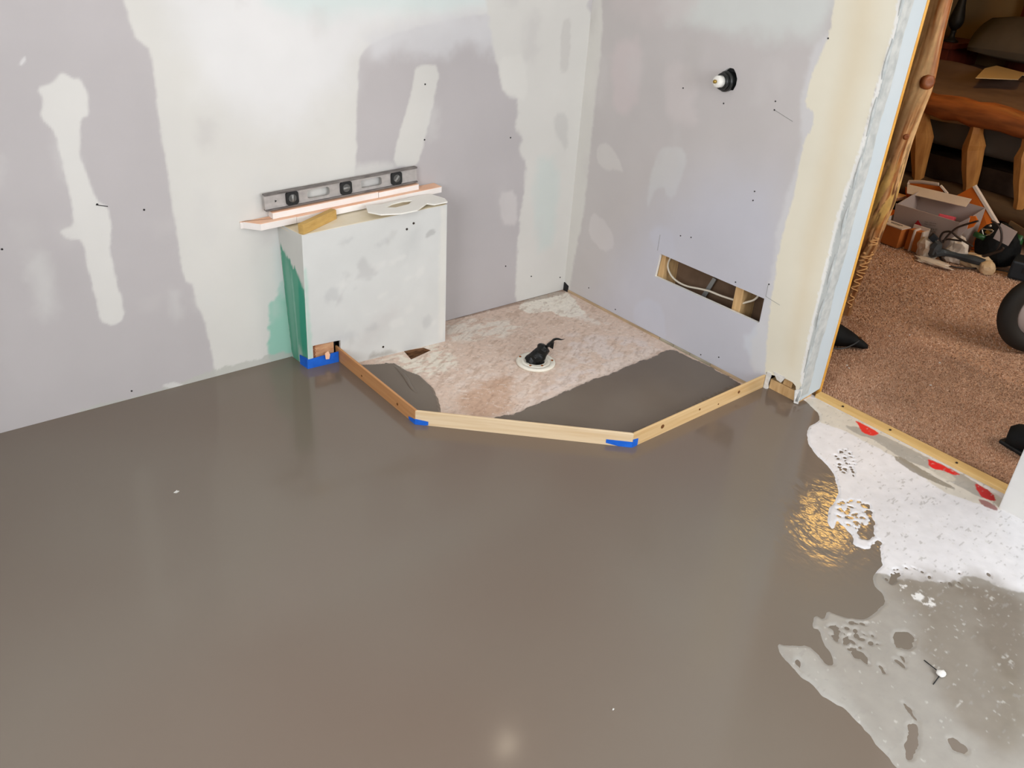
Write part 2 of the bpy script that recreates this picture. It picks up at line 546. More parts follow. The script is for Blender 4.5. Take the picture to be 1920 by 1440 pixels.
def mat_pour():
    m, nt, b = new_mat('wet_levelling_compound', 0.13, 0.45)
    tc = nt.nodes.new('ShaderNodeTexCoord')
    n = nt.nodes.new('ShaderNodeTexNoise')
    n.inputs['Scale'].default_value = 0.7
    n.inputs['Detail'].default_value = 2
    nt.links.new(tc.outputs['Object'], n.inputs['Vector'])
    cr = nt.nodes.new('ShaderNodeValToRGB')
    cr.color_ramp.elements[0].position, cr.color_ramp.elements[1].position = 0.35, 0.65
    cr.color_ramp.elements[0].color = (*S(114, 99, 87), 1)
    cr.color_ramp.elements[1].color = (*S(121, 112, 101), 1)
    nt.links.new(n.outputs['Fac'], cr.inputs[0])
    nt.links.new(cr.outputs[0], b.inputs['Base Color'])
    # gentle swell everywhere; a still-moving, rippled patch beside the bare floor
    geo = nt.nodes.new('ShaderNodeNewGeometry')
    sub = nt.nodes.new('ShaderNodeVectorMath'); sub.operation = 'DISTANCE'
    sub.inputs[1].default_value = (-0.47, -1.80, 0.018)
    nt.links.new(geo.outputs['Position'], sub.inputs[0])
    mk = nt.nodes.new('ShaderNodeMapRange')
    mk.inputs[1].default_value, mk.inputs[2].default_value = 0.16, 0.34
    mk.inputs[3].default_value, mk.inputs[4].default_value = 1.0, 0.0
    nt.links.new(sub.outputs['Value'], mk.inputs[0])
    rp = nt.nodes.new('ShaderNodeTexNoise')
    rp.inputs['Scale'].default_value = 26
    rp.inputs['Detail'].default_value = 3
    mp = nt.nodes.new('ShaderNodeMapping')
    mp.inputs['Scale'].default_value = (1.0, 0.55, 1)
    mp.inputs['Rotation'].default_value = (0, 0, 0.5)
    nt.links.new(geo.outputs['Position'], mp.inputs[0])
    nt.links.new(mp.outputs[0], rp.inputs['Vector'])
    mul = nt.nodes.new('ShaderNodeMath'); mul.operation = 'MULTIPLY'
    nt.links.new(rp.outputs['Fac'], mul.inputs[0]); nt.links.new(mk.outputs[0], mul.inputs[1])
    bp = nt.nodes.new('ShaderNodeBump')
    bp.inputs['Strength'].default_value = 0.5
    bp.inputs['Distance'].default_value = 0.006
    nt.links.new(mul.outputs[0], bp.inputs['Height'])
    sw = nt.nodes.new('ShaderNodeTexNoise')
    sw.inputs['Scale'].default_value = 5
    sw.inputs['Detail'].default_value = 2
    nt.links.new(geo.outputs['Position'], sw.inputs['Vector'])
    bp2 = nt.nodes.new('ShaderNodeBump')
    bp2.inputs['Strength'].default_value = 0.12
    bp2.inputs['Distance'].default_value = 0.004
    nt.links.new(sw.outputs['Fac'], bp2.inputs['Height'])
    nt.links.new(bp.outputs[0], bp2.inputs['Normal'])
    nt.links.new(bp2.outputs[0], b.inputs['Normal'])
    return m


M['pour'] = mat_pour()

T = 0.018            # level of the wet pour
SUB = -0.008         # bare board inside the shower
YD0, YD1 = -1.312, -2.06   # doorway
CEIL = 2.40

# ------------------------------------------------------------------ structure: walls
GREY = S(187, 182, 182)
MUD = S(216, 214, 208)
MUDW = S(226, 225, 224)
wa_layers = [
    # broad joint of mud left of the box and over the top
    ([(-1.815, 1.351), (-1.808, 1.185), (-1.760, 1.125), (-1.759, 1.035), (-1.764, 0.942), (-1.762, 0.812), (-1.762, 0.710), (-1.757, 0.531), (-1.756, 0.408), (-1.728, 0.383), (-1.726, 0.313), (-1.705, 0.257), (-1.696, 0.140), (-1.688, -0.015), (-1.371, -0.063), (-1.175, 0.209), (-1.093, 0.716), (-1.082, 0.922), (-1.073, 1.081), (-1.013, 1.133), (-0.884, 1.169), (-0.562, 1.216), (0.000, 1.238), (-0.020, 1.373)], MUD, 0.006, 0.006, 0.03, 0.95),
    ([(-1.702, 1.352), (-1.679, 1.182), (-1.618, 1.026), (-1.495, 0.886), (-1.308, 0.869), (-1.143, 0.962), (-1.072, 1.098), (-0.884, 1.178), (0.000, 1.238), (-0.020, 1.373)], MUDW, 0.09, 0.05, 0.12, 0.9),
    ([(-1.381, 1.356), (-1.391, 1.236), (-0.884, 1.212), (-0.363, 1.260), (-0.373, 1.369)], S(205, 222, 218), 0.05, 0.03, 0.1, 0.6),
    # long drip-shaped patch at far left
    ([(-2.011, 1.088), (-1.983, 1.066), (-1.964, 1.067), (-1.951, 1.023), (-1.957, 0.960), (-1.982, 0.957), (-1.995, 0.907), (-2.003, 0.836), (-1.979, 0.714), (-1.951, 0.681), (-1.951, 0.633), (-1.968, 0.567), (-1.966, 0.444), (-1.958, 0.378), (-1.963, 0.314), (-1.999, 0.296), (-2.036, 0.322), (-2.036, 0.406), (-2.042, 0.500), (-2.042, 0.599), (-2.080, 0.606), (-2.104, 0.638), (-2.056, 0.646), (-2.051, 0.716), (-2.054, 0.834), (-2.058, 0.929), (-2.085, 0.966), (-2.072, 1.014), (-2.082, 1.048), (-2.036, 1.061)], S(218, 216, 211), 0.005, 0.004, 0.02, 0.95),
    ([(-2.111, 1.112), (-2.097, 1.131), (-2.090, 1.128), (-2.098, 1.114), (-2.107, 1.107)], S(222, 220, 218), 0.003, 0.002, 0.01, 0.8),
    # patches on the bare sheet right of the box
    ([(-0.840, 1.052), (-0.733, 1.043), (-0.763, 0.898), (-0.800, 0.779), (-0.828, 0.681), (-0.943, 0.695), (-0.908, 0.823), (-0.862, 0.943)], MUD, 0.006, 0.006, 0.02, 0.9),
    ([(-1.033, 1.165), (-0.884, 1.195), (-0.360, 1.223), (-0.399, 1.051), (-0.606, 1.116), (-0.724, 1.065), (-0.885, 1.099), (-1.014, 1.078)], S(212, 211, 212), 0.04, 0.03, 0.05, 0.8),
    ([(-0.477, 1.051), (-0.426, 0.915), (-0.363, 0.911), (-0.351, 0.831), (-0.364, 0.779), (-0.316, 0.744), (-0.345, 0.688), (-0.288, 0.626), (-0.291, 0.521), (-0.310, 0.327), (-0.299, 0.049), (-0.294, -0.096), (0.177, -0.211), (0.039, 1.374), (-0.570, 1.366)], MUD, 0.010, 0.012, 0.03, 0.95),
    ([(-0.470, 1.058), (-0.333, 1.068), (-0.303, 0.884), (-0.426, 0.913)], S(220, 218, 212), 0.012, 0.008, 0.02, 0.8),
    ([(-0.429, 0.522), (-0.334, 0.523), (-0.315, 0.359), (-0.405, 0.384)], S(208, 203, 201), 0.010, 0.006, 0.02, 0.8),
    ([(-0.251, 0.640), (-0.108, 0.647), (-0.085, 0.230), (-0.196, 0.225)], S(203, 212, 207), 0.03, 0.02, 0.05, 0.7),
    ([(-0.160, 1.181), (-0.105, 1.200), (-0.095, 0.982), (-0.142, 0.984)], S(200, 197, 192), 0.008, 0.01, 0.02, 0.7),
    ([(-0.152, 0.819), (-0.081, 0.824), (-0.058, 0.641), (-0.145, 0.752)], S(196, 194, 190), 0.012, 0.01, 0.02, 0.6),
    ([(-1.153, 0.723), (-0.943, 0.719), (-0.944, 0.597), (-1.202, 0.593)], MUD, 0.02, 0.02, 0.05, 0.7),
    # greenish wash beside the box, and the ragged cut edge along the floor
    ([(-1.470, 0.244), (-1.437, 0.268), (-1.406, 0.345), (-1.377, 0.318), (-1.371, -0.063), (-1.487, -0.006)], S(112, 190, 166), 0.008, 0.014, 0.02, 0.7),
    ([(-1.434, 0.512), (-1.332, 0.515), (-1.350, 0.249), (-1.433, 0.267)], S(202, 208, 206), 0.02, 0.01, 0.04, 0.6),
    ([(-2.168, 0.013), (-2.132, 0.030), (-1.979, 0.023), (-1.833, 0.025), (-1.696, 0.050), (-1.556, 0.045), (-1.407, 0.052), (-1.371, -0.063), (-1.904, -0.080), (-2.160, -0.036)], S(186, 186, 178), 0.003, 0.009, 0.015, 0.8),
    ([(-1.887, 0.041), (-1.832, 0.038), (-1.806, 0.017), (-1.836, 0.004)], S(220, 219, 214), 0.003, 0.004, 0.01, 0.7),
]
for k in range(26):   # faint trowel marks
    x, z = -2.5 + 2.4 * random.random(), 0.1 + 1.2 * random.random()
    w, h = 0.02 + 0.05 * random.random(), 0.05 + 0.16 * random.random()
    c = random.choice([S(206, 204, 201), S(196, 192, 190), S(214, 213, 209)])
    wa_layers.append(([(x, z), (x + w, z + 0.01), (x + w * 1.1, z + h), (x - w * 0.1, z + h)], c, 0.03, 0.02, 0.03, 0.35))


def wa_col(U, V):
    C = paint(GREY, wa_layers, U, V)
    n = fbm(U / 0.5, V / 0.5, 5, 3)[:, None]
    return C * (0.985 + 0.03 * n)


wa_u = axis((-3.5, -2.7, 0.2), (-2.7, 0.0, 0.0055))
wa_v = axis((-0.006, 1.42, 0.0055), (1.42, CEIL, 0.2))
wall_left = panel('wall_left', wa_u, wa_v, lambda u, v: (u, 0 * u, v), wa_col, M['drywall'], thick=0.012, nrm=(0, -1, 0),
                  edge_col=S(205, 203, 196))
tag(wall_left, kind='structure')
from_bm('sole_plate', block((-3.5, 0.014, -0.03), (0.0, 0.10, 0.03)), M['plate'], wall_left)
from_bm('backing_panel', block((-3.5, 0.10, -0.03), (0.0, 0.115, CEIL)), M['cavity'], wall_left)

SLOT = [(-0.552, 0.358), (-0.542, 0.255), (-1.078, 0.257), (-1.077, 0.357)]
PIPEHOLE = [(-0.719, 1.107), (-0.734, 1.116), (-0.753, 1.116), (-0.766, 1.102), (-0.775, 1.085), (-0.775, 1.064), (-0.766, 1.044), (-0.737, 1.042), (-0.710, 1.052), (-0.702, 1.087)]
CUT = [(-1.156, 0.085), (-1.181, 0.082), (-1.215, 0.092), (-1.244, 0.094), (-1.272, 0.094), (-1.288, 0.085), (-1.313, 0.010), (-1.185, -0.021)]
wb_layers = [
    ([(0.180, 1.359), (-0.037, 1.377), (-0.082, 1.102), (-0.077, 0.855), (-0.080, 0.649), (-0.077, 0.349), (-0.052, 0.203), (-0.042, 0.068), (-0.038, -0.040), (0.058, -0.077), (0.246, 1.353)], MUD, 0.010, 0.008, 0.02, 0.95),
    ([(-0.335, 1.401), (-0.394, 1.245), (-0.539, 1.235), (-0.781, 1.230), (-0.995, 1.243), (-1.081, 1.308), (-1.081, 1.463)], S(212, 216, 212), 0.05, 0.03, 0.06, 0.85),
    ([(-0.070, 1.379), (-0.158, 1.217), (-0.412, 1.219), (-0.530, 1.279), (-0.572, 1.421)], S(206, 198, 196), 0.05, 0.03, 0.06, 0.7),
    ([(-0.133, 1.115), (-0.300, 1.158), (-0.320, 0.943), (-0.281, 0.863), (-0.190, 0.855)], S(207, 197, 196), 0.025, 0.015, 0.04, 0.8),
    ([(-0.429, 1.081), (-0.528, 1.111), (-0.611, 1.025), (-0.596, 0.975), (-0.640, 0.896), (-0.483, 0.873)], S(206, 199, 197), 0.025, 0.015, 0.04, 0.8),
    ([(-0.120, 0.709), (-0.180, 0.726), (-0.251, 0.683), (-0.296, 0.625), (-0.234, 0.632), (-0.199, 0.609), (-0.122, 0.634)], S(209, 205, 201), 0.007, 0.006, 0.02, 0.85),
    ([(-0.466, 0.771), (-0.570, 0.801), (-0.609, 0.769), (-0.603, 0.695), (-0.574, 0.591), (-0.533, 0.599), (-0.521, 0.627), (-0.477, 0.615), (-0.447, 0.511), (-0.437, 0.609), (-0.445, 0.687)], S(206, 205, 203), 0.009, 0.006, 0.02, 0.85),
    ([(-0.131, 0.411), (-0.200, 0.403), (-0.274, 0.360), (-0.291, 0.305), (-0.231, 0.255), (-0.119, 0.304)], S(207, 202, 200), 0.007, 0.006, 0.02, 0.85),
    ([(-0.451, 0.016), (-0.459, 0.096), (-0.531, 0.156), (-0.610, 0.142), (-0.660, 0.001), (-0.569, -0.013)], S(206, 210, 220), 0.012, 0.006, 0.02, 0.8),
    ([(-0.468, 0.414), (-0.519, 0.476), (-0.601, 0.465), (-0.641, 0.355), (-0.545, 0.360)], S(202, 202, 210), 0.014, 0.006, 0.02, 0.7),
    ([(-0.190, -0.202), (-0.300, 0.213), (-0.544, 0.572), (-0.778, 0.740), (-1.067, 0.815), (-1.284, -0.095), (-0.856, -0.217)], S(197, 198, 208), 0.16, 0.05, 0.2, 0.75),  # bluish daylight on the lower wall, put into the paint
    ([(-1.019, 0.155), (-1.079, 0.271), (-1.133, 0.249), (-1.164, 0.081), (-1.103, 0.076)], S(210, 214, 220), 0.015, 0.015, 0.03, 0.7),
    # mud beside the cream band and the cream band itself
    ([(-1.075, 1.279), (-1.046, 1.203), (-1.045, 1.094), (-1.053, 1.027), (-1.080, 0.927), (-1.083, 0.819), (-1.069, 0.721), (-1.061, 0.621), (-1.080, 0.485), (-1.083, 0.360), (-1.079, 0.271), (-1.066, 0.175), (-1.080, 0.066), (-1.167, 0.071), (-1.127, 0.501), (-1.127, 1.059), (-1.122, 1.285)], S(213, 212, 212), 0.012, 0.012, 0.03, 0.7),
    ([(-1.071, 1.462), (-1.097, 1.305), (-1.091, 1.256), (-1.075, 1.186), (-1.062, 1.109), (-1.065, 1.045), (-1.105, 1.041), (-1.111, 0.982), (-1.093, 0.941), (-1.096, 0.853), (-1.102, 0.740), (-1.093, 0.656), (-1.094, 0.567), (-1.091, 0.515), (-1.105, 0.423), (-1.106, 0.347), (-1.117, 0.275), (-1.136, 0.151), (-1.167, 0.012), (-1.345, 0.031), (-1.307, 0.564), (-1.295, 1.140), (-1.310, 1.325), (-1.303, 1.481)], S(228, 222, 203), 0.003, 0.006, 0.012, 1.0),
    ([(-1.126, 1.466), (-1.158, 1.290), (-1.167, 1.100), (-1.173, 0.931), (-1.180, 0.715), (-1.189, 0.523), (-1.202, 0.363), (-1.233, 0.159), (-1.260, 0.149), (-1.264, 0.261), (-1.249, 0.544), (-1.248, 0.771), (-1.243, 0.998), (-1.247, 1.241), (-1.222, 1.474)], S(224, 213, 188), 0.045, 0.015, 0.08, 0.95),
    # frayed paper edge before the corner bead
    ([(-1.276, 1.479), (-1.304, 1.321), (-1.301, 1.246), (-1.297, 1.145), (-1.299, 1.045), (-1.292, 0.916), (-1.277, 0.785), (-1.281, 0.545), (-1.285, 0.333), (-1.296, 0.143), (-1.324, 0.021), (-1.349, 0.033), (-1.321, 0.285), (-1.317, 0.529), (-1.322, 0.792), (-1.327, 1.033), (-1.316, 1.412), (-1.314, 1.482)], S(236, 235, 230), 0.002, 0.006, 0.008, 1.0),
    ([(-1.290, 1.480), (-1.317, 1.323), (-1.314, 1.248), (-1.311, 1.147), (-1.312, 1.048), (-1.305, 0.919), (-1.290, 0.789), (-1.292, 0.549), (-1.297, 0.338), (-1.308, 0.149), (-1.338, 0.005), (-1.391, 0.032), (-1.389, 1.488)], S(190, 194, 191), 0.002, 0.004, 0.006, 1.0),
    ([(-0.674, 1.083), (-0.695, 1.095), (-0.712, 1.043), (-0.689, 1.039)], S(176, 168, 146), 0.02, 0.004, 0.02, 0.0),  # pipe's cast shadow as a tint, switched off by its opacity
]
for k in range(18):
    y, z = -1.2 * random.random(), 0.35 + 0.9 * random.random()
    w, h = 0.02 + 0.05 * random.random(), 0.05 + 0.16 * random.random()
    c = random.choice([S(200, 194, 193), S(188, 184, 180), S(206, 202, 200)])
    wb_layers.insert(10, ([(y, z), (y + w, z + 0.01), (y + w * 1.1, z + h), (y - w * 0.1, z + h)], c, 0.03, 0.02, 0.03, 0.35))


def wb_col(U, V):
    C = paint(S(196, 191, 189), wb_layers, U, V)
    n = fbm(U / 0.5, V / 0.5, 8, 3)[:, None]
    return C * (0.985 + 0.03 * n)


wb_u = axis((YD0, 0.0, 0.005))
wb_v = axis((0.004, 1.46, 0.005), (1.46, CEIL, 0.2))
wall_right = panel('wall_right', wb_u, wb_v, lambda u, v: (0 * u, u, v), wb_col, M['drywall'], holes=(SLOT, PIPEHOLE, CUT),
                   thick=0.012, nrm=(-1, 0, 0), edge_col=S(232, 230, 224))
tag(wall_right, kind='structure')
# cavity behind it: plates, studs and the bedroom's own sheet
from_bm('bottom_plate', hexa([(-0.003, -0.62, SUB - 0.004), (0.09, -0.62, SUB - 0.004), (0.09, 0.0, SUB - 0.004), (-0.003, 0.0, SUB - 0.004),
                              (-0.003, -0.62, 0.0035), (0.09, -0.62, 0.0035), (0.09, 0.0, 0.0035), (-0.003, 0.0, 0.0035)], 0.001), M['plate'], wall_right)
for a, b, mt in ((-0.70, -0.622, 'plate_grey'), (-0.79, -0.702, 'plate_grey'), (-0.90, -0.792, 'plate_grey'), (-1.17, -0.902, 'plate')):
    from_bm('bottom_plate', block((-0.003, a, SUB - 0.004), (0.09, b, 0.0035), 0.0015), M[mt], wall_right)
from_bm('bottom_plate', block((0.014, -1.305, SUB), (0.10, -1.172, 0.058), 0.002), M['stud'], wall_right)
for y in (-0.552, -0.953, -1.245):
    from_bm('stud', block((0.016, y - 0.019, 0.06), (0.104, y + 0.019, CEIL), 0.001), M['stud'], wall_right)
from_bm('backing_panel', block((0.105, YD0 + 0.013, -0.02), (0.118, 0.0, CEIL)), M['cavity'], wall_right)
from_bm('bedroom_panel', block((0.120, YD0 + 0.013, -0.02), (0.135, 1.5, CEIL)), M['bedwall'], wall_right)
jamb = from_bm('jamb_panel', slab([(0.012, YD0, 0.03), (0.136, YD0, 0.045), (0.136, YD0, CEIL), (0.012, YD0, CEIL)], (0, 1, 0), 0.012), M['jamb'], wall_right)
# corner bead: a slightly ragged nose running up the edge
zz = np.linspace(0.03, CEIL, 60)
bp = [(0.004 - 0.003 * math.sin(z * 37), YD0 + 0.004 + 0.0015 * math.sin(z * 53), z) for z in zz]
V_, F_ = tube(bp, [0.0055 + 0.001 * math.sin(z * 91) for z in zz], 8)
mesh_obj('corner_bead', V_, F_, M['bead'], wall_right, True)
bm = bmesh.new()
prev = None
for k, z in enumerate(np.linspace(0.05, CEIL, 120)):
    w = 0.056 + 0.003 * math.sin(z * 23) + 0.0025 * random.uniform(-1, 1)
    row = [bm.verts.new((0.0, YD0 - 0.0005, z)), bm.verts.new((0.001, YD0 - 0.0030, z)), bm.verts.new((w - 0.003, YD0 - 0.0018, z)), bm.verts.new((w, YD0 - 0.0002, z))]
    if prev:
        for i in range(3): bm.faces.new((prev[i], prev[i + 1], row[i + 1], row[i]))
    prev = row
from_bm('bead_flange', bm, M['bead'], wall_right)
# torn bits at the foot of the corner
from_bm('torn_paper', hexa([(-0.004, -1.300, 0.02), (0.002, -1.315, 0.02), (0.006, -1.310, 0.02), (0.0, -1.296, 0.02),
                            (-0.010, -1.296, 0.075), (0.002, -1.318, 0.085), (0.008, -1.309, 0.085), (-0.004, -1.290, 0.07)]), M['gypsum'], wall_right)
from_bm('torn_paper', hexa([(-0.003, -1.172, 0.018), (0.004, -1.172, 0.018), (0.004, -1.160, 0.018), (-0.003, -1.160, 0.018),
                            (-0.004, -1.180, 0.088), (0.004, -1.180, 0.088), (0.004, -1.162, 0.088), (-0.004, -1.162, 0.088)]), M['gypsum'], wall_right)
from_bm('torn_paper', hexa([(0.000, -1.225, 0.070), (0.006, -1.225, 0.070), (0.006, -1.205, 0.074), (0.000, -1.205, 0.074),
                            (-0.002, -1.240, 0.100), (0.006, -1.240, 0.100), (0.006, -1.185, 0.100), (-0.002, -1.185, 0.100)]), M['gypsum'], wall_right)

# the wall's far side of the doorway, header over it
wr2 = from_bm('wall_doorside', block((0.0, -4.2, -0.02), (0.135, YD1, CEIL), 0.004), M['plainwall'])
tag(wr2, kind='structure')
hd = from_bm('wall_header', block((0.0, YD1, 2.05), (0.135, YD0, CEIL)), M['plainwall'])
tag(hd, kind='structure')
# back and side walls with their windows
def wall_with_window(name, fixed, lo, hi, w0, w1, z0, z1, axis_y, wname):
    def bb(a, b, za, zb):
        if axis_y: return block((fixed - 0.1, a, za), (fixed, b, zb))
        return block((a, fixed - 0.1, za), (b, fixed, zb))
    root = from_bm(name, bb(lo, w0, -0.02, CEIL), M['plainwall'])
    tag(root, kind='structure')
    from_bm('wall_section', bb(w1, hi, -0.02, CEIL), M['plainwall'], root)
    from_bm('wall_section', bb(w0, w1, -0.02, z0), M['plainwall'], root)
    from_bm('wall_section', bb(w0, w1, z1, CEIL), M['plainwall'], root)
    fr = None
    for (a, b, za, zb) in ((w0, w0 + 0.05, z0, z1), (w1 - 0.05, w1, z0, z1), (w0 + 0.05, w1 - 0.05, z0, z0 + 0.05), (w0 + 0.05, w1 - 0.05, z1 - 0.05, z1)):
        if axis_y: bm = block((fixed - 0.08, a, za), (fixed - 0.03, b, zb))
        else: bm = block((a, fixed - 0.08, za), (b, fixed - 0.03, zb))
        if fr is None:
            fr = from_bm(wname, bm, M['winframe']); tag(fr, kind='structure')
        else: from_bm('window_frame', bm, M['winframe'], fr)
wall_with_window('wall_back', -4.2, -3.5, 0.0, -1.85, -0.25, 0.8, 2.2, False, 'window_1')
wall_with_window('wall_side', -3.5, -4.2, 0.0, -2.8, -1.6, 0.9, 2.2, True, 'window_2')
cl = from_bm('ceiling', block((-3.6, -4.3, CEIL), (0.135, 0.12, CEIL + 0.03)), M['ceiling'])
tag(cl, kind='structure')

# ------------------------------------------------------------------ structure: floors
# the wet, poured floor
pour_poly = [(-3.5, 0.0), (-1.392, 0.0), (-1.384, -0.116), (-1.262, -0.124), (-1.262, -0.657), (-0.735, -1.170), (0.0, -1.155), (0.014, -1.17),
             (0.014, -1.30), (0.11, -1.312), (0.11, -2.06), (0.0, -2.06), (0.0, -4.2), (-3.5, -4.2)]
bm = bmesh.new()
vs_ = [bm.verts.new((x, y, T)) for x, y in pour_poly]
es_ = [bm.edges.new((vs_[i], vs_[(i + 1) % len(vs_)])) for i in range(len(vs_))]
bmesh.ops.triangle_fill(bm, use_beauty=True, use_dissolve=False, edges=es_)
for f in bm.faces:
    f.normal_update()
    if f.normal.z < 0: f.normal_flip()
V_ = [v.co[:] for v in bm.verts]; bm.verts.index_update(); F_ = [[v.index for v in f.verts] for f in bm.faces]; bm.free()
floor = mesh_obj('floor', V_, F_, M['pour'])
tag(floor, kind='structure')

# bare primed floor that still stands out of the pour by the doorway
RAISED = [(0.039, -1.274), (0.052, -1.315), (0.007, -1.404), (-0.027, -1.426), (-0.115, -1.437), (-0.188, -1.487), (-0.223, -1.535), (-0.247, -1.591), (-0.283, -1.651), (-0.353, -1.716), (-0.423, -1.748), (-0.466, -1.751), (-0.522, -1.788), (-0.544, -1.821), (-0.488, -1.796), (-0.507, -1.837), (-0.518, -1.871), (-0.558, -1.896), (-0.539, -1.931), (-0.487, -1.935), (-0.550, -1.989), (-0.613, -1.999), (-0.660, -2.021), (-0.671, -2.063), (-0.695, -2.083), (-0.742, -2.084), (-0.799, -2.086), (-0.828, -2.059), (-0.844, -2.033), (-0.854, -2.006), (-0.891, -2.021), (-0.896, -1.997), (-0.942, -2.019), (-0.928, -2.033), (-0.962, -2.068), (-0.981, -2.103), (-1.005, -2.123), (-1.018, -2.114), (-1.004, -2.075), (-1.001, -2.050), (-1.050, -2.015), (-1.059, -2.001), (-1.082, -2.026), (-1.093, -2.065), (-1.099, -2.096), (-1.098, -2.121), (-1.105, -2.159), (-1.107, -2.194), (-1.094, -2.209), (-1.109, -2.256), (-1.118, -2.296), (-1.130, -2.325), (-1.143, -2.363)] + [(-1.13, -2.52), (-1.05, -2.66), (-1.08, -2.78), (-0.9, -2.95), (-0.72, -2.98), (-0.6, -3.12), (-0.3, -3.16), (-0.1, -3.24), (0.25, -3.24), (0.25, -1.33), (0.12, -1.25), (0.05, -1.25)]
FILM = [(-0.634, -1.945), (-0.613, -1.999), (-0.576, -2.045), (-0.553, -2.080), (-0.516, -2.105), (-0.495, -2.129), (-0.433, -2.151), (-0.367, -2.199), (-0.383, -2.227), (-0.345, -2.289)] + [(-0.27, -2.33), (-0.15, -2.40), (0.2, -2.48), (0.2, -3.3), (-1.3, -3.3), (-1.3, -2.0), (-0.98, -1.93)]
DIPS = [[(-0.777, -2.152), (-0.747, -2.165), (-0.754, -2.195), (-0.795, -2.209), (-0.825, -2.180)], [(-1.015, -2.323), (-0.995, -2.332), (-1.011, -2.346), (-1.094, -2.378), (-1.103, -2.369), (-1.076, -2.344), (-1.058, -2.347)],
        [(-0.981, -2.397), (-0.964, -2.403), (-0.965, -2.439), (-0.989, -2.436), (-1.001, -2.418)], [(-0.904, -2.084), (-0.884, -2.086), (-0.903, -2.106), (-0.925, -2.105)], [(-0.933, -2.120), (-0.908, -2.134), (-0.909, -2.150), (-0.932, -2.175), (-0.936, -2.166), (-0.931, -2.149), (-0.941, -2.140)],
        [(-0.905, -2.038), (-0.877, -2.051), (-0.914, -2.083), (-0.925, -2.079), (-0.902, -2.056)], [(-0.867, -2.200), (-0.855, -2.204), (-0.862, -2.232), (-0.868, -2.232)], [(-0.841, -2.202), (-0.833, -2.207), (-0.851, -2.223)],
        [(-0.968, -2.285), (-0.967, -2.292), (-0.978, -2.314), (-0.990, -2.334), (-0.994, -2.331), (-0.987, -2.311)], [(-0.469, -1.919), (-0.472, -1.940), (-0.505, -1.951), (-0.529, -1.949), (-0.520, -1.930)],
        [(-0.458, -1.853), (-0.370, -1.835), (-0.416, -1.881), (-0.477, -1.914), (-0.512, -1.904), (-0.504, -1.875)], [(-0.569, -2.030), (-0.535, -2.035), (-0.569, -2.048), (-0.619, -2.054), (-0.613, -2.038)],
        [(-1.070, -2.057), (-1.056, -2.063), (-1.080, -2.086), (-1.090, -2.084)], [(-0.912, -2.189), (-0.911, -2.197), (-0.920, -2.211), (-0.925, -2.208)]]
HUMPS = [[(-0.404, -1.827), (-0.370, -1.828), (-0.403, -1.859), (-0.433, -1.870), (-0.446, -1.860)], [(-0.519, -1.891), (-0.495, -1.907), (-0.519, -1.925), (-0.543, -1.914)]]
rng = np.random.default_rng(4)


def blob_field(U, V, boxes, n, r0, r1):
    """scattered small puddles: returns a field that is positive inside them"""
    f = np.full(U.shape, -1.0)
    for poly in boxes:
        P = np.array(poly)
        k = 0
        while k < n:
            x, y = rng.uniform(P[:, 0].min(), P[:, 0].max()), rng.uniform(P[:, 1].min(), P[:, 1].max())
            if sdf(poly, np.array([x]), np.array([y]))[0] < 0: continue
            k += 1
            r = rng.uniform(r0, r1); a = rng.uniform(0, 3.14); e = rng.uniform(0.35, 0.9)
            sel = (abs(U - x) < r * 2) & (abs(V - y) < r * 2)
            dx, dy = U[sel] - x, V[sel] - y
            p, q = dx * math.cos(a) + dy * math.sin(a), (-dx * math.sin(a) + dy * math.cos(a)) / e
            f[sel] = np.maximum(f[sel], r - np.sqrt(p * p + q * q))
    return f


SPECK1 = [(-0.409, -1.744), (-0.350, -1.767), (-0.339, -1.807), (-0.428, -1.888), (-0.478, -1.883), (-0.485, -1.834), (-0.487, -1.802)]
SPECK2 = [(-0.171, -1.584), (-0.107, -1.595), (-0.166, -1.663), (-0.245, -1.701), (-0.255, -1.659)]
SPECK3 = [(-0.900, -2.019), (-0.807, -2.084), (-0.815, -2.135), (-0.892, -2.166), (-0.937, -2.135), (-0.934, -2.073)]
SPECK4 = [(-0.570, -1.989), (-0.289, -2.235), (-0.335, -2.255), (-0.618, -2.034)]


def floor_h(U, V):
    d = sdf(rounded(RAISED, 1), U, V) + (fbm(U / 0.03, V / 0.03, 3, 3) - 0.5) * 0.010
    for dp in DIPS:
        d = np.minimum(d, -sdf(rounded(dp, 2), U, V) + (fbm(U / 0.016, V / 0.016, 9, 3) - 0.5) * 0.014)
    for hp in HUMPS: d = np.maximum(d, sdf(rounded(hp, 2), U, V))
    bl = blob_field(U, V, [SPECK1], 46, 0.004, 0.011)
    bl = np.maximum(bl, blob_field(U, V, [SPECK2], 34, 0.003, 0.007))
    bl = np.maximum(bl, blob_field(U, V, [SPECK3], 22, 0.004, 0.010))
    bl = np.maximum(bl, blob_field(U, V, [SPECK4], 14, 0.004, 0.008))
    d = np.where(bl > -0.5, np.minimum(d, -bl * 1.0), d)
    z = np.clip(d * 0.35, -0.008, 0.0028)
    return z + (fbm(U / 0.12, V / 0.12, 21, 3) - 0.5) * 0.0006


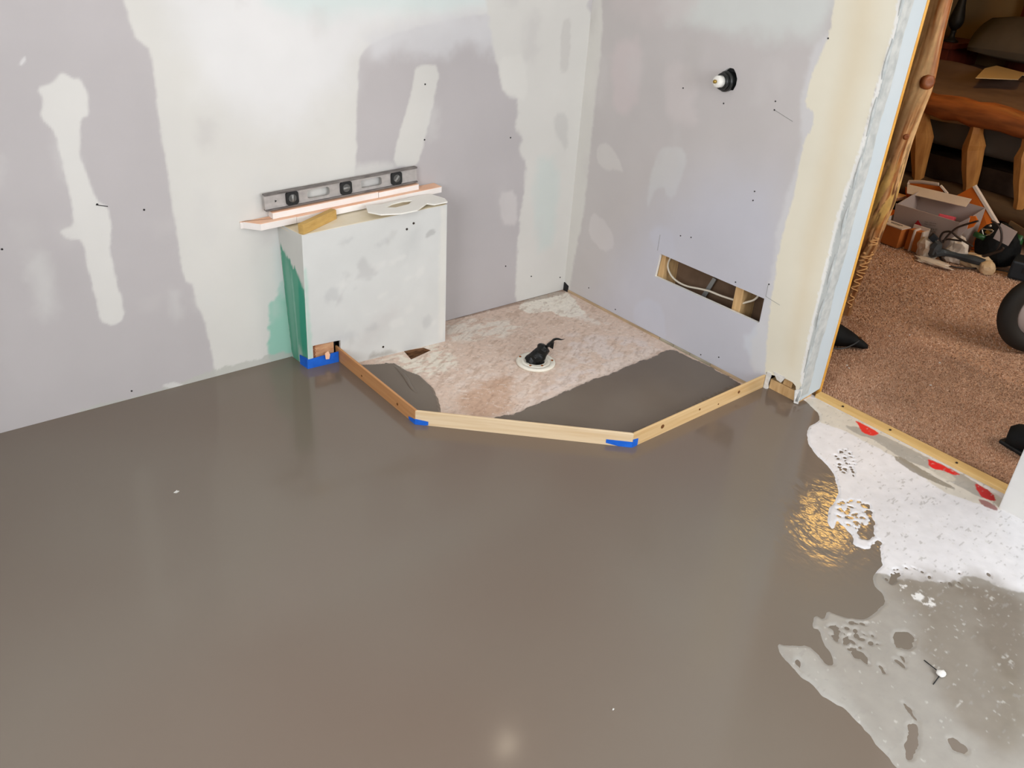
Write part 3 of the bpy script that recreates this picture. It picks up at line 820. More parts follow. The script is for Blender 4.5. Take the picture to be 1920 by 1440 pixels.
FILMCOL = S(158, 152, 142)
pf_layers = [
    (FILM, S(156, 151, 143), 0.004, 0.018, 0.04, 1.0),
    ([(-0.570, -2.055), (-0.355, -2.206), (-0.341, -2.301), (-0.656, -2.472), (-0.951, -2.506), (-0.916, -2.343), (-0.752, -2.201), (-0.647, -2.113)], S(130, 121, 109), 0.05, 0.05, 0.12, 0.8),
    ([(-0.451, -2.162), (-0.354, -2.292), (-0.495, -2.380), (-0.687, -2.411), (-0.673, -2.340), (-0.528, -2.244)], S(112, 100, 86), 0.03, 0.04, 0.06, 0.55),
    ([(-0.691, -2.349), (-0.583, -2.404), (-0.825, -2.531), (-0.895, -2.480)], S(118, 108, 92), 0.05, 0.05, 0.08, 0.5),
    ([(-1.047, -1.994), (-0.998, -2.054), (-1.082, -2.225), (-1.144, -2.367), (-1.220, -2.312)], S(172, 169, 162), 0.03, 0.03, 0.06, 0.7),
    ([(-0.593, -2.067), (-0.575, -2.120), (-0.568, -2.149), (-0.612, -2.167), (-0.619, -2.128), (-0.625, -2.085)], S(232, 230, 226), 0.002, 0.012, 0.02, 0.9, (0.45, 0.52, 0.02, 0.02)),
    # dirty strip along the threshold: cream, grey, red tape
    ([(0.055, -1.299), (0.102, -1.337), (0.073, -2.050), (-0.000, -2.083), (-0.039, -2.008), (-0.072, -1.903), (-0.017, -1.761), (-0.013, -1.577), (-0.025, -1.478), (-0.041, -1.434)], S(208, 201, 186), 0.004, 0.008, 0.02, 0.85),
    ([(0.015, -1.496), (0.056, -1.539), (0.077, -1.607), (0.080, -1.795), (0.085, -1.894), (0.065, -2.011), (0.005, -2.021), (0.003, -1.935), (0.020, -1.808), (-0.008, -1.737), (0.024, -1.617), (0.002, -1.558)], S(166, 162, 154), 0.003, 0.006, 0.015, 0.95),
    ([(-0.012, -1.711), (0.004, -1.730), (-0.009, -1.832), (-0.015, -1.927), (-0.032, -1.926), (-0.052, -1.818), (-0.036, -1.733)], S(128, 120, 106), 0.002, 0.004, 0.01, 0.8),
    ([(0.028, -1.813), (0.058, -1.862), (0.034, -1.911), (0.002, -1.900), (0.008, -1.833)], S(196, 190, 176), 0.002, 0.004, 0.01, 0.9),
    ([(0.086, -1.499), (0.084, -1.599), (0.054, -1.604), (0.037, -1.593), (0.030, -1.564), (0.059, -1.533)], S(222, 34, 42), 0.0015, 0.003, 0.008, 1.0),
    ([(0.078, -1.786), (0.079, -1.898), (0.057, -1.894), (0.046, -1.850), (0.028, -1.831), (0.037, -1.808)], S(216, 32, 40), 0.0015, 0.003, 0.008, 1.0),
    ([(0.073, -1.944), (0.065, -2.011), (0.026, -2.042), (0.011, -2.019), (0.013, -1.994)], S(196, 50, 56), 0.0015, 0.004, 0.008, 1.0),
    ([(-0.010, -1.998), (0.005, -2.021), (-0.005, -2.063), (-0.025, -2.066), (-0.033, -2.022)], S(150, 100, 98), 0.002, 0.004, 0.008, 0.9),
]


def pf_col(U, V):
    C = paint(S(224, 222, 223), pf_layers, U, V)
    # scuffs: thin grey smudges
    s = fbm(U / 0.022, V / 0.007, 44, 3)
    a = sstep(0.72, 0.78, s)[:, None] * 0.5
    C = C * (1 - a) + np.array(S(150, 146, 140)) * a
    s2 = fbm(U / 0.012, V / 0.012, 46, 2)
    a2 = sstep(0.80, 0.86, s2)[:, None] * 0.5
    C = C * (1 - a2) + np.array(S(206, 204, 198)) * a2
    # margin wetted by the pour
    return C


sf = panel('subfloor', axis((-1.22, 0.112, 0.0034)), axis((-3.30, -2.62, 0.012), (-2.62, -1.2, 0.0034)), lambda u, v: (u, v, T + 0 * u), pf_col, M['primed'],
           nrm=(0, 0, 1), height=floor_h, smooth=True)
tag(sf, kind='structure')
from_bm('base_slab', block((-3.5, -4.2, -0.05), (0.11, 0.1, -0.03)), M['plate_grey'], sf)

# bare board inside the shower
OHOLE = [(-0.982, -0.141), (-0.899, -0.159), (-0.887, -0.194), (-0.996, -0.218)]
WH = S(226, 218, 206)
osb_layers = [
    ([(-0.335, -0.062), (-0.202, 0.025), (-0.073, 0.022), (-0.010, -0.030), (-0.052, -0.162), (-0.107, -0.277), (-0.206, -0.244), (-0.216, -0.146), (-0.301, -0.135)], S(234, 228, 216), 0.006, 0.014, 0.02, 0.95),
    ([(-0.145, -0.175), (-0.080, -0.247), (-0.075, -0.380), (-0.090, -0.496), (-0.135, -0.375), (-0.180, -0.285)], S(226, 218, 208), 0.02, 0.02, 0.02, 0.7, (0.4, 0.6, 0.03, 0.03)),
    ([(-0.669, 0.021), (-0.425, -0.138), (-0.399, -0.217), (-0.612, -0.267), (-0.791, -0.157)], WH, 0.02, 0.02, 0.03, 0.85, (0.42, 0.56, 0.06, 0.022)),
    ([(-1.134, -0.164), (-0.981, -0.152), (-0.801, -0.152), (-0.852, -0.339), (-0.954, -0.377), (-1.074, -0.376), (-1.109, -0.281)], S(228, 222, 208), 0.02, 0.02, 0.03, 0.85, (0.36, 0.52, 0.03, 0.015)),
    ([(-0.983, -0.309), (-0.006, -0.637), (-0.266, -0.702), (-0.900, -0.738), (-1.013, -0.532)], S(222, 206, 194), 0.05, 0.02, 0.03, 0.8, (0.5, 0.64, 0.05, 0.02)),
    ([(-0.333, -0.318), (-0.006, -0.637), (-0.155, -0.716), (-0.778, -0.772), (-0.900, -0.738), (-0.452, -0.586)], S(220, 208, 202), 0.03, 0.02, 0.03, 0.7, (0.42, 0.6, 0.05, 0.03)),
    ([(-0.645, 0.057), (0.020, 0.012), (-0.032, -0.046), (-0.240, -0.023), (-0.688, -0.006)], S(120, 96, 80), 0.004, 0.006, 0.01, 0.55),
    ([(-0.024, -0.672), (-0.309, -0.654), (-0.572, -0.706), (-0.817, -0.725), (-0.999, -0.726), (-1.016, -0.749), (-0.835, -0.780), (-0.549, -0.754), (-0.235, -0.732)], S(224, 208, 196), 0.012, 0.016, 0.012, 0.8),
    ([(-1.024, -0.548), (-0.762, -0.497), (-0.753, -0.553), (-0.923, -0.767), (-1.061, -0.699)], S(190, 152, 124), 0.03, 0.02, 0.03, 0.6),
]


def osb_col(U, V):
    base = paint(S(214, 192, 176), osb_layers, U, V)
    f = fbm((U * 0.9 + V * 0.5) / 0.05, (V * 0.9 - U * 0.5) / 0.012, 71, 4)
    a = sstep(0.56, 0.72, f)[:, None] * 0.35
    base = base * (1 - a) + np.array(S(168, 138, 116)) * a
    g = fbm((U - V) / 0.03, (U + V) / 0.01, 73, 3)
    a = sstep(0.66, 0.76, g)[:, None] * 0.5
    base = base * (1 - a) + np.array(S(232, 222, 212)) * a
    g = fbm((U + V * .3) / 0.02, (V - U * .3) / 0.006, 77, 3)
    a = sstep(0.72, 0.8, g)[:, None] * 0.4
    return base * (1 - a) + np.array(S(140, 110, 90)) * a


ob = panel('shower_subfloor', axis((-1.40, 0.012, 0.0045)), axis((-1.19, 0.012, 0.0045)), lambda u, v: (u, v, SUB + 0 * u), osb_col, M['osb'],
           holes=(OHOLE,), thick=0.018, nrm=(0, 0, 1), edge_col=S(120, 86, 60))
tag(ob, kind='structure')
# fibre seen down the hole
bm = bmesh.new()
gv = {}
for i in range(13):
    for j in range(9):
        x = -1.01 + 0.14 * i / 12; y = -0.245 + 0.12 * j / 8
        gv[i, j] = bm.verts.new((x, y, SUB - 0.013 + 0.006 * random.random()))
for i in range(12):
    for j in range(8): bm.faces.new((gv[i, j], gv[i + 1, j], gv[i + 1, j + 1], gv[i, j + 1]))
from_bm('hole_fibre', bm, M['fibre'], ob)

# compound poured inside the form
INR = [(-0.066, -0.708), (-0.031, -0.724), (-0.014, -0.906), (-0.013, -1.072), (-0.327, -1.092), (-0.671, -1.109), (-0.822, -0.938), (-1.019, -0.753), (-0.999, -0.745), (-0.924, -0.759), (-0.845, -0.757), (-0.774, -0.753), (-0.684, -0.746), (-0.604, -0.740), (-0.542, -0.730), (-0.409, -0.733), (-0.249, -0.717), (-0.148, -0.725)]
INL = [(-1.214, -0.141), (-1.165, -0.176), (-1.068, -0.221), (-1.064, -0.284), (-1.040, -0.359), (-1.048, -0.451), (-1.081, -0.536), (-1.128, -0.624), (-1.138, -0.660), (-1.212, -0.587), (-1.221, -0.313)]
gz = 0.004


def pour_part(name, poly, u0, u1, v0, v1, wob):
    def hh(U, V):
        d = sdf(poly, U, V) + (fbm(U / 0.025, V / 0.025, 61, 3) - 0.5) * wob
        z = np.clip(d * 1.1, -0.006, gz - SUB - 0.0005)
        if name.endswith('left'): pass
        return z
    o = panel('shower_pour', axis((u0, u1, 0.0045)), axis((v0, v1, 0.0045)), lambda u, v: (u, v, SUB + 0 * u),
              lambda U, V: np.tile(np.array(S(110, 96, 82)), (len(U), 1)), M['pour_in'], height=hh, smooth=True, holes=(OHOLE,))
    tag(o, kind='structure')
    return o


M['pour_in'] = mat_plain('setting_compound', S(104, 92, 80), 0.3, 0.4, c2=S(112, 101, 89), nscale=3)
FORM = [(-1.25, -0.10), (-0.2, -0.10), (0.0, -0.10), (0.0, -1.145), (-0.729, -1.158), (-1.25, -0.652)]
# keep the poured sheets inside the form boards
INR_C = [(x, y) for x, y in INR]
pr_ = pour_part('right', INR_C, -1.1, -0.0035, -1.165, -0.55, 0.020)
pl_ = pour_part('left', INL, -1.252, -0.90, -0.68, -0.10, 0.006)
# lumpy lip where the left pour was dragged
V_, F_ = tube(smooth_path([(-1.10, -0.20, -0.004), (-1.09, -0.26, 0.0), (-1.10, -0.34, 0.002), (-1.125, -0.43, 0.002), (-1.13, -0.50, -0.002)], 6),
              [0.004 + 0.006 * math.sin(math.pi * i / 24) for i in range(25)], 8, flat=0.6)
mesh_obj('trowel_ridge', V_, F_, M['pour_in'], pl_, True)

# ------------------------------------------------------------------ form boards of the shower kerb
def form_board(name, a, b, z0, z1, t, inward, mat, label, knots=()):
    """upright board from a to b (outer face), thickness t towards inward side"""
    a, b = Vector((a[0], a[1], 0)), Vector((b[0], b[1], 0))
    d = (b - a).normalized()
    n = Vector((-d.y, d.x, 0))
    if n.dot(Vector((inward[0], inward[1], 0)) - a) < 0: n = -n
    root = thing(name, label, 'form board', ((a.x + b.x) / 2, (a.y + b.y) / 2, z0))
    p = [a, b, b + n * t, a + n * t]
    bm = hexa([(q.x, q.y, z0) for q in p] + [(q.x, q.y, z1) for q in p], 0.0012, 1)
    o = from_bm('board', bm, mat, root)
    for (s, zf, r) in knots:
        c = a.lerp(b, s) - n * 0.0006
        c.z = z0 + (z1 - z0) * zf
        V, F = lathe([(r, -0.001), (r, 0.0006), (r * 0.5, 0.0012)], c, -n, 14)
        mesh_obj('knot', V, F, M['knot'], root)
    return root, n


# boards drawn in world axes so that the grain runs along each
P0, P1, P2, P3 = (-1.262, -0.10), (-1.262, -0.662), (-0.735, -1.174), (-0.001, -1.158)


def wood_along(name, c1, c2, d):
    ang = math.atan2(d[1], d[0])
    m, nt, b = new_mat(name, 0.6, 0.35)
    tc = nt.nodes.new('ShaderNodeTexCoord'); mp = nt.nodes.new('ShaderNodeMapping'); mp.vector_type = 'TEXTURE'
    mp.inputs['Rotation'].default_value = (0, 0, ang); mp.inputs['Scale'].default_value = (1.0, 0.05, 0.05)
    n = nt.nodes.new('ShaderNodeTexNoise'); n.inputs['Scale'].default_value = 3.5; n.inputs['Detail'].default_value = 6
    cr = nt.nodes.new('ShaderNodeValToRGB')
    cr.color_ramp.elements[0].position, cr.color_ramp.elements[1].position = 0.3, 0.7
    cr.color_ramp.elements[0].color, cr.color_ramp.elements[1].color = (*c1, 1), (*c2, 1)
    nt.links.new(tc.outputs['Object'], mp.inputs[0]); nt.links.new(mp.outputs[0], n.inputs['Vector'])
    nt.links.new(n.outputs['Fac'], cr.inputs[0]); nt.links.new(cr.outputs[0], b.inputs['Base Color'])
    return m


wl = wood_along('form_wood_orange', S(186, 132, 84), S(200, 148, 98), (0, 1))  # darker orange-brown wood than the other two boards
wm = wood_along('form_wood_pale', S(214, 184, 142), S(230, 208, 174), (P2[0] - P1[0], P2[1] - P1[1]))
wr = wood_along('form_wood_yellow', S(206, 166, 112), S(224, 194, 146), (1, 0))
b1, n1 = form_board('form_board', P0, P1, SUB, 0.073, 0.009, (-0.8, -0.5), wl, 'orange-brown form board running from the boxed-in corner, darkest of the three', [(0.36, 0.55, 0.004), (0.80, 0.6, 0.005)])
b2, n2 = form_board('form_board', P1, P2, SUB, 0.071, 0.009, (-0.5, -0.5), wm, 'pale wooden form board across the front, blue tape at both ends')
b3, n3 = form_board('form_board', P2, P3, SUB, 0.071, 0.009, (-0.4, -0.5), wr, 'yellow knotty form board reaching the wall below the slot', [(0.20, 0.72, 0.008), (0.47, 0.74, 0.004), (0.78, 0.72, 0.006), (0.62, 0.55, 0.003)])


def tape_strip(parent, a, b, z0a, z1a, z0b, z1b, n, label=None):
    """strip of tape standing just off the outer face"""
    o = n * -0.0012
    q = n * -0.0004
    bm = hexa([(a[0] + o.x, a[1] + o.y, z0a), (b[0] + o.x, b[1] + o.y, z0b), (b[0] + q.x, b[1] + q.y, z0b), (a[0] + q.x, a[1] + q.y, z0a),
               (a[0] + o.x, a[1] + o.y, z1a), (b[0] + o.x, b[1] + o.y, z1b), (b[0] + q.x, b[1] + q.y, z1b), (a[0] + q.x, a[1] + q.y, z1a)])
    t = from_bm('masking_tape', bm, M['tape'], parent)
    t['label'] = 'blue masking tape'
    return t


lerp2 = lambda a, b, t: (a[0] + (b[0] - a[0]) * t, a[1] + (b[1] - a[1]) * t)
tape_strip(b2, lerp2(P1, P2, 0.0), lerp2(P1, P2, 0.062), 0.012, 0.040, 0.020, 0.034, n2)
tape_strip(b1, lerp2(P1, P0, 0.0), lerp2(P1, P0, 0.07), 0.012, 0.038, 0.020, 0.030, n1)
tape_strip(b2, lerp2(P2, P1, 0.0), lerp2(P2, P1, 0.12), 0.010, 0.040, 0.026, 0.040, n2)
tape_strip(b3, lerp2(P2, P3, 0.0), lerp2(P2, P3, 0.035), 0.008, 0.050, 0.020, 0.046, n3)

# ------------------------------------------------------------------ boxed-in chase on the left wall
BFL, BFR = Vector((-1.384, -0.118, 0)), Vector((-0.792, -0.157, 0))       # front foot
TFL, TFR = Vector((-1.388, -0.142, 0.546)), Vector((-0.812, -0.176, 0.579))
TBL, TBR = Vector((-1.412, -0.001, 0.552)), Vector((-0.790, -0.001, 0.584))
BBL, BBR = Vector((-1.392, -0.001, 0)), Vector((-0.775, -0.001, 0))
chase = thing('boxed_in_chase', 'low drywall box against the left wall, front mudded white, side taped green', 'box', (-1.09, -0.08, 0.0))


def front_pt(u, v):
    """u along the front 0..1, v height 0..1"""
    x = (BFL.x * (1 - u) + BFR.x * u) * (1 - v) + (TFL.x * (1 - u) + TFR.x * u) * v
    y = (BFL.y * (1 - u) + BFR.y * u) * (1 - v) + (TFL.y * (1 - u) + TFR.y * u) * v
    z = (SUB * (1 - v)) + (TFL.z * (1 - u) + TFR.z * u) * v
    return x, y, z


fr_layers = [
    ([(0.25, 0.58), (0.33, 0.62), (0.42, 0.60), (0.50, 0.66), (0.44, 0.70), (0.40, 0.78), (0.34, 0.74), (0.36, 0.66), (0.22, 0.5), (0.20, 0.46)], S(196, 196, 194), 0.02, 0.04, 0.08, 0.8),
    ([(0.66, 0.66), (0.78, 0.72), (0.80, 0.90), (0.70, 0.86)], S(196, 198, 196), 0.06, 0.05, 0.1, 0.6),
    ([(0.84, 0.80), (0.92, 0.82), (0.90, 0.86), (0.85, 0.84)], S(180, 180, 178), 0.008, 0.01, 0.03, 0.8),
    ([(0.35, 0.12), (0.60, 0.18), (0.66, 0.36), (0.45, 0.34)], S(202, 200, 197), 0.06, 0.05, 0.1, 0.6),
    ([(0.1, 0.14), (0.34, 0.20), (0.30, 0.26), (0.12, 0.24)], S(194, 196, 196), 0.03, 0.03, 0.06, 0.6),
    ([(0.0, 0.0), (0.035, 0.0), (0.03, 0.2), (0.02, 0.75), (0.0, 0.8)], S(168, 206, 190), 0.012, 0.01, 0.03, 0.6),
    ([(0.42, 0.0), (0.62, 0.0), (0.58, 0.03), (0.42, 0.045)], S(150, 146, 138), 0.02, 0.02, 0.03, 0.6),
    ([(0.94, 0.02), (1.0, 0.02), (1.0, 0.98), (0.95, 0.98)], S(224, 222, 214), 0.02, 0.01, 0.05, 0.7),
]
for k in range(22):
    u, v = 0.06 + 0.86 * random.random(), 0.06 + 0.84 * random.random()
    w, h = 0.02 + 0.08 * random.random(), 0.02 + 0.10 * random.random()
    c = random.choice([S(196, 196, 193), S(190, 191, 190), S(220, 220, 216)])
    fr_layers.append(([(u, v), (u + w, v + 0.03), (u + w * 0.8, v + h), (u - w * 0.2, v + h * 0.7)], c, 0.02, 0.03, 0.05, 0.55))
NOTCH = [(-0.02, -0.05), (-0.02, 0.0), (0.035, 0.0), (0.035, 0.212), (0.222, 0.205), (0.222, -0.05)]
frontp = panel('front_panel', axis((0, 1, 0.009)), axis((0, 1, 0.010)), front_pt,
               lambda U, V: paint(S(211, 212, 209), fr_layers, U, V) * (0.97 + 0.06 * fbm(U / 0.1, V / 0.1, 3, 4)[:, None]),
               M['drywall'], chase, holes=(NOTCH,), thick=0.012, nrm=(-0.06, -1, 0.04), edge_col=S(224, 222, 216))
sd_layers = [
    ([(0, -0.1), (1.0, -0.1), (1.0, 0.62), (0.86, 0.66), (0.62, 0.76), (0.5, 0.74), (0.42, 0.80), (0.25, 0.80), (0.0, 0.88)], S(94, 158, 134), 0.012, 0.03, 0.05, 1.0),
    ([(0.62, 0.15), (1.0, 0.15), (1.0, 0.6), (0.88, 0.64), (0.72, 0.7)], S(52, 148, 122), 0.05, 0.03, 0.05, 0.9),
    ([(0.1, 0.1), (0.35, 0.1), (0.38, 0.75), (0.15, 0.8)], S(128, 172, 154), 0.06, 0.04, 0.06, 0.6),
    ([(0.42, 0.05), (0.50, 0.05), (0.46, 0.7), (0.40, 0.7)], S(150, 186, 170), 0.04, 0.02, 0.04, 0.7),
    ([(0.4, -0.1), (0.85, -0.1), (0.7, 0.12), (0.5, 0.2)], S(182, 196, 186), 0.05, 0.05, 0.05, 0.7),
]


def side_pt(u, v):
    """u from the wall (0) to the front (1)"""
    b = [BBL[i] * (1 - u) + BFL[i] * u for i in range(2)]
    t = [TBL[i] * (1 - u) + TFL[i] * u for i in range(3)]
    return b[0] * (1 - v) + t[0] * v, b[1] * (1 - v) + t[1] * v, SUB * (1 - v) + t[2] * v


panel('side_panel', axis((0, 1, 0.03)), axis((0, 1, 0.010)), side_pt,
      lambda U, V: paint(S(206, 206, 200), sd_layers, U, V), M['drywall'], chase, thick=0.012, nrm=(-1, 0, 0))
from_bm('end_panel', hexa([(BFR.x - 0.012, BFR.y + 0.003, SUB), (BFR.x, BFR.y, SUB), (BBR.x, 0, SUB), (BBR.x - 0.012, 0, SUB),
                           (TFR.x - 0.012, TFR.y + 0.003, TFR.z), (TFR.x, TFR.y, TFR.z), (TBR.x, 0, TBR.z), (TBR.x - 0.012, 0, TBR.z)], 0.001, 1), M['gypsum'], chase)
tp = [(TFL.x, TFL.y + 0.002, TFL.z), (TFR.x, TFR.y + 0.002, TFR.z), (TBR.x, 0, TBR.z), (TBL.x, 0, TBL.z)]
from_bm('top_panel', hexa([(x, y, z - 0.012) for x, y, z in tp] + [(x, y, z + 0.001) for x, y, z in tp], 0.0015, 1), M['creamtop'], chase)
# what the notch at the foot shows: stamped plywood, and a black sheet for the gap's shade
ply = from_bm('plywood_foot', hexa([(-1.362, -0.112, 0.0), (-1.276, -0.116, 0.0), (-1.276, -0.100, 0.0), (-1.362, -0.100, 0.0),
                                    (-1.362, -0.114, 0.125), (-1.276, -0.118, 0.125), (-1.276, -0.100, 0.125), (-1.362, -0.100, 0.125)]), M['plywood'], chase)
for k in range(9):   # ink stamp along its edge: a column of faint marks
    z = 0.05 + 0.0068 * k
    from_bm('stamp_mark', block((-1.358, -0.1156, z), (-1.352 + 0.002 * (k % 2), -0.1128, z + 0.004)), M['ink'], ply)
from_bm('gap_shade', block((-1.3625, -0.09, 0.0), (-1.255, -0.085, 0.13)), M['black'], chase)
tpm = [(-1.394, -0.070), (-1.3885, -0.1225), (-1.264, -0.1315)]
for (ax, ay), (bx, by) in ((tpm[0], tpm[1]), (tpm[1], tpm[2])):
    d = Vector((bx - ax, by - ay, 0)).normalized(); n = Vector((-d.y, d.x, 0)) * 0.002
    o = from_bm('masking_tape', hexa([(ax - 0 * n.x, ay, 0.008), (bx, by, 0.008), (bx + n.x, by + n.y, 0.008), (ax + n.x, ay + n.y, 0.008),
                                  (ax, ay, 0.056), (bx, by, 0.062), (bx + n.x, by + n.y, 0.062), (ax + n.x, ay + n.y, 0.056)]), M['tape'], chase)
    o['label'] = 'blue masking tape'
from_bm('torn_paper', slab([(-1.320, -0.1345, 0.046), (-1.306, -0.1355, 0.044), (-1.302, -0.1355, 0.062), (-1.309, -0.135, 0.078), (-1.322, -0.134, 0.07)], (0, -1, 0), 0.0015), M['foam_pink'], chase)


def screw_head(parent, p, axis, r=0.0042, mat='screw', name='screw'):
    V, F = lathe([(r, -0.0005), (r, 0.0012), (r * 0.5, 0.0018), (r * 0.35, 0.0006)], p, axis, 12)
    return mesh_obj(name, V, F, M[mat], parent, False)


for u, v in ((0.703, 0.893), (0.752, 0.923), (0.523, 0.075)):
    p = front_pt(u, v)
    V, F = lathe([(0.0045, -0.0005), (0.0045, 0.0012), (0.0028, 0.0014), (0.0022, 0.0004)], p, (-0.06, -1, 0.04), 12)
    mesh_obj('screw', V, F, M['nail'], chase)

# ------------------------------------------------------------------ things on the chase
def strip(name, label, xl, xr, zl, zr, y0, y1, t, chamfer=0.0, group=None):
    root = thing(name, label, 'foam strip', ((xl + xr) / 2, (y0 + y1) / 2, min(zl, zr)), group)
    t2 = t - 0.0015
    xc = xl + chamfer
    out = [(xl, y1 + 0.012 if chamfer else y0), (xc, y0), (xr, y0), (xr, y1), (xl, y1)] if chamfer else [(xl, y0), (xr, y0), (xr, y1), (xl, y1)]
    zof = lambda x: zl + (zr - zl) * (x - xl) / (xr - xl)
    bm = bmesh.new()
    for lo, hi in ((0, t2),):
        a = [bm.verts.new((x, y, zof(x) + lo)) for x, y in out]
        b = [bm.verts.new((x, y, zof(x) + hi)) for x, y in out]
        bm.faces.new(a); bm.faces.new(b)
        for i in range(len(out)):
            bm.faces.new((a[i], a[(i + 1) % len(out)], b[(i + 1) % len(out)], b[i]))
    from_bm('core', bm, M['foam_white'], root)
    bm = bmesh.new()
    a = [bm.verts.new((x, y, zof(x) + t2)) for x, y in out]
    b = [bm.verts.new((x, y, zof(x) + t)) for x, y in out]
    bm.faces.new(a); bm.faces.new(b)
    for i in range(len(out)):
        bm.faces.new((a[i], a[(i + 1) % len(out)], b[(i + 1) % len(out)], b[i]))
    o = from_bm('facing', bm, M['foam_pink'], root)
    o['label'] = 'salmon facing sheet'
    return root


ZL = lambda x: 0.5565 + (x + 1.457) * 0.042
strip('foam_strip', 'short white foam strip overhanging the left end of the drywall box', -1.545, -1.364, ZL(-1.545), ZL(-1.364), -0.058, -0.004, 0.024, 0.05)
strip('foam_strip', 'longest foam strip, salmon top, lying straight on the drywall box', -1.363, -0.757, ZL(-1.363), ZL(-0.757), -0.058, -0.004, 0.023)
strip('foam_strip', 'upper foam strip under the left part of the spirit level', -1.442, -1.027, ZL(-1.442) + 0.0245, ZL(-1.027) + 0.0235, -0.040, -0.004, 0.022)
strip('foam_strip', 'upper foam strip under the right end of the spirit level', -1.025, -0.850, ZL(-1.025) + 0.0235, ZL(-0.850) + 0.0235, -0.040, -0.004, 0.020)

# spirit level
LV0, LV1 = Vector((-1.460, -0.020, 0.6065)), Vector((-0.848, -0.020, 0.6295))
level = thing('spirit_level', 'worn aluminium spirit level with three black vials, on stacked foam strips', 'spirit level', (LV0.x, LV0.y, LV0.z))
ld = (LV1 - LV0).normalized(); lup = Vector((-ld.z, 0, ld.x)); LLEN = 0.612; LH = 0.060


def lv(u, v, w=0.0):
    """along, up, out of the wall"""
    p = LV0 + ld * u + lup * v
    return (p.x, p.y - w, p.z)


def oblong(u0, u1, v0, v1, r, n=5):
    out = []
    for cx, cy, a0 in ((u1 - r, v0 + r, -90), (u1 - r, v1 - r, 0), (u0 + r, v1 - r, 90), (u0 + r, v0 + r, 180)):
        for k in range(n + 1):
            a = math.radians(a0 + 90 * k / n)
            out.append((cx + r * math.cos(a), cy + r * math.sin(a)))
    return out


grips = (oblong(0.158, 0.246, 0.016, 0.046, 0.010), oblong(0.372, 0.460, 0.016, 0.046, 0.010))
web_col = lambda U, V: np.tile(np.array(S(176, 170, 166)), (len(U), 1)) * (0.80 + 0.35 * fbm(U / 0.05, V / 0.01, 12, 4)[:, None])
M['web'] = mat_col('level_web_metal', 0.42, 0.5, 40, 0.12, 120, 0.15)
for vv, ww in ((0, 0), ):
    panel('web', axis((0, LLEN, 0.004)), axis((0.004, LH - 0.004, 0.004)),
          lambda u, v: tuple(np.array([LV0[i] + ld[i] * u + lup[i] * v - (0.004 if i == 1 else 0) for i in range(3)])),
          web_col, M['web'], level, holes=grips, thick=0.007, nrm=(0, -1, 0))
for v0 in (0.0, LH - 0.006):
    q = [lv(0, v0, -0.009), lv(LLEN, v0, -0.009), lv(LLEN, v0, 0.011), lv(0, v0, 0.011)]
    q2 = [lv(0, v0 + 0.006, -0.009), lv(LLEN, v0 + 0.006, -0.009), lv(LLEN, v0 + 0.006, 0.011), lv(0, v0 + 0.006, 0.011)]
    from_bm('flange', hexa(q + q2, 0.001, 1), M['alu_dark'], level)
for u, ang in ((0.100, 90), (0.309, 0), (0.520, 45)):
    ow = oblong(u - 0.023, u + 0.023, 0.007, 0.055, 0.011)
    bm = slab([lv(a, b, 0.003) for a, b in ow], (0, -1, 0), 0.008)
    vb = from_bm('vial_block', bm, M['black'], level)
    c = lv(u, 0.031, 0.0115)
    V, F = lathe([(0.0145, -0.001), (0.0145, 0.0004), (0.012, 0.0008)], c, (0, -1, 0), 24)
    mesh_obj('lens', V, F, M['lens'], vb)
    a = math.radians(ang)
    dv = ld * math.cos(a) + lup * math.sin(a)
    c = Vector(lv(u, 0.031, 0.012))
    V, F = tube([c - dv * 0.012, c + dv * 0.012], 0.0045, 10)
    mesh_obj('vial', V, F, M['vial'], vb, True)
# hang hole near the left end
V, F = lathe([(0.005, 0), (0.005, 0.0006)], lv(0.040, 0.030, 0.0042), (0, -1, 0), 3)
mesh_obj('hang_hole', V, F, M['black'], level)

# wooden block and the white cut ring
blk = from_bm('wood_block', obox((-1.306, -0.1015, 0.571), (0.178, 0.024, 0.036), rz=math.radians(23), ry=math.radians(-3.2), bevel=0.003), M['tan_block'])
tag(blk, 'tan wooden block lying askew on the left of the drywall box', 'wood block')
ring_out = [(-1.102, -0.078), (-1.131, -0.144), (-1.106, -0.190), (-1.037, -0.214), (-0.967, -0.210), (-0.892, -0.159), (-0.874, -0.182), (-0.812, -0.178), (-0.799, -0.141), (-0.816, -0.073), (-0.862, -0.065), (-0.983, -0.083), (-1.048, -0.092)]
ring_in = [(-1.053, -0.131), (-1.008, -0.105), (-0.957, -0.096), (-0.917, -0.106), (-0.958, -0.138), (-1.019, -0.149)]
bm = bmesh.new()
vo = [bm.verts.new((x, y, 0.5865 + (0.018 if x > -0.80 else 0) * (x + 0.80) / 0.05)) for x, y in ring_out]
vi = [bm.verts.new((x, y, 0.5865)) for x, y in ring_in]
eo = [bm.edges.new((vo[i], vo[(i + 1) % len(vo)])) for i in range(len(vo))]
ei = [bm.edges.new((vi[i], vi[(i + 1) % len(vi)])) for i in range(len(vi))]
bmesh.ops.triangle_fill(bm, use_beauty=True, edges=eo + ei)
ext = bmesh.ops.extrude_face_region(bm, geom=bm.faces[:])
for g in ext['geom']:
    if isinstance(g, bmesh.types.BMVert): g.co.z += 0.005
ro = from_bm('cut_ring', bm, M['whiteplate'])
tag(ro, 'thin white crescent offcut with an eye-shaped hole, overhanging the box', 'offcut')

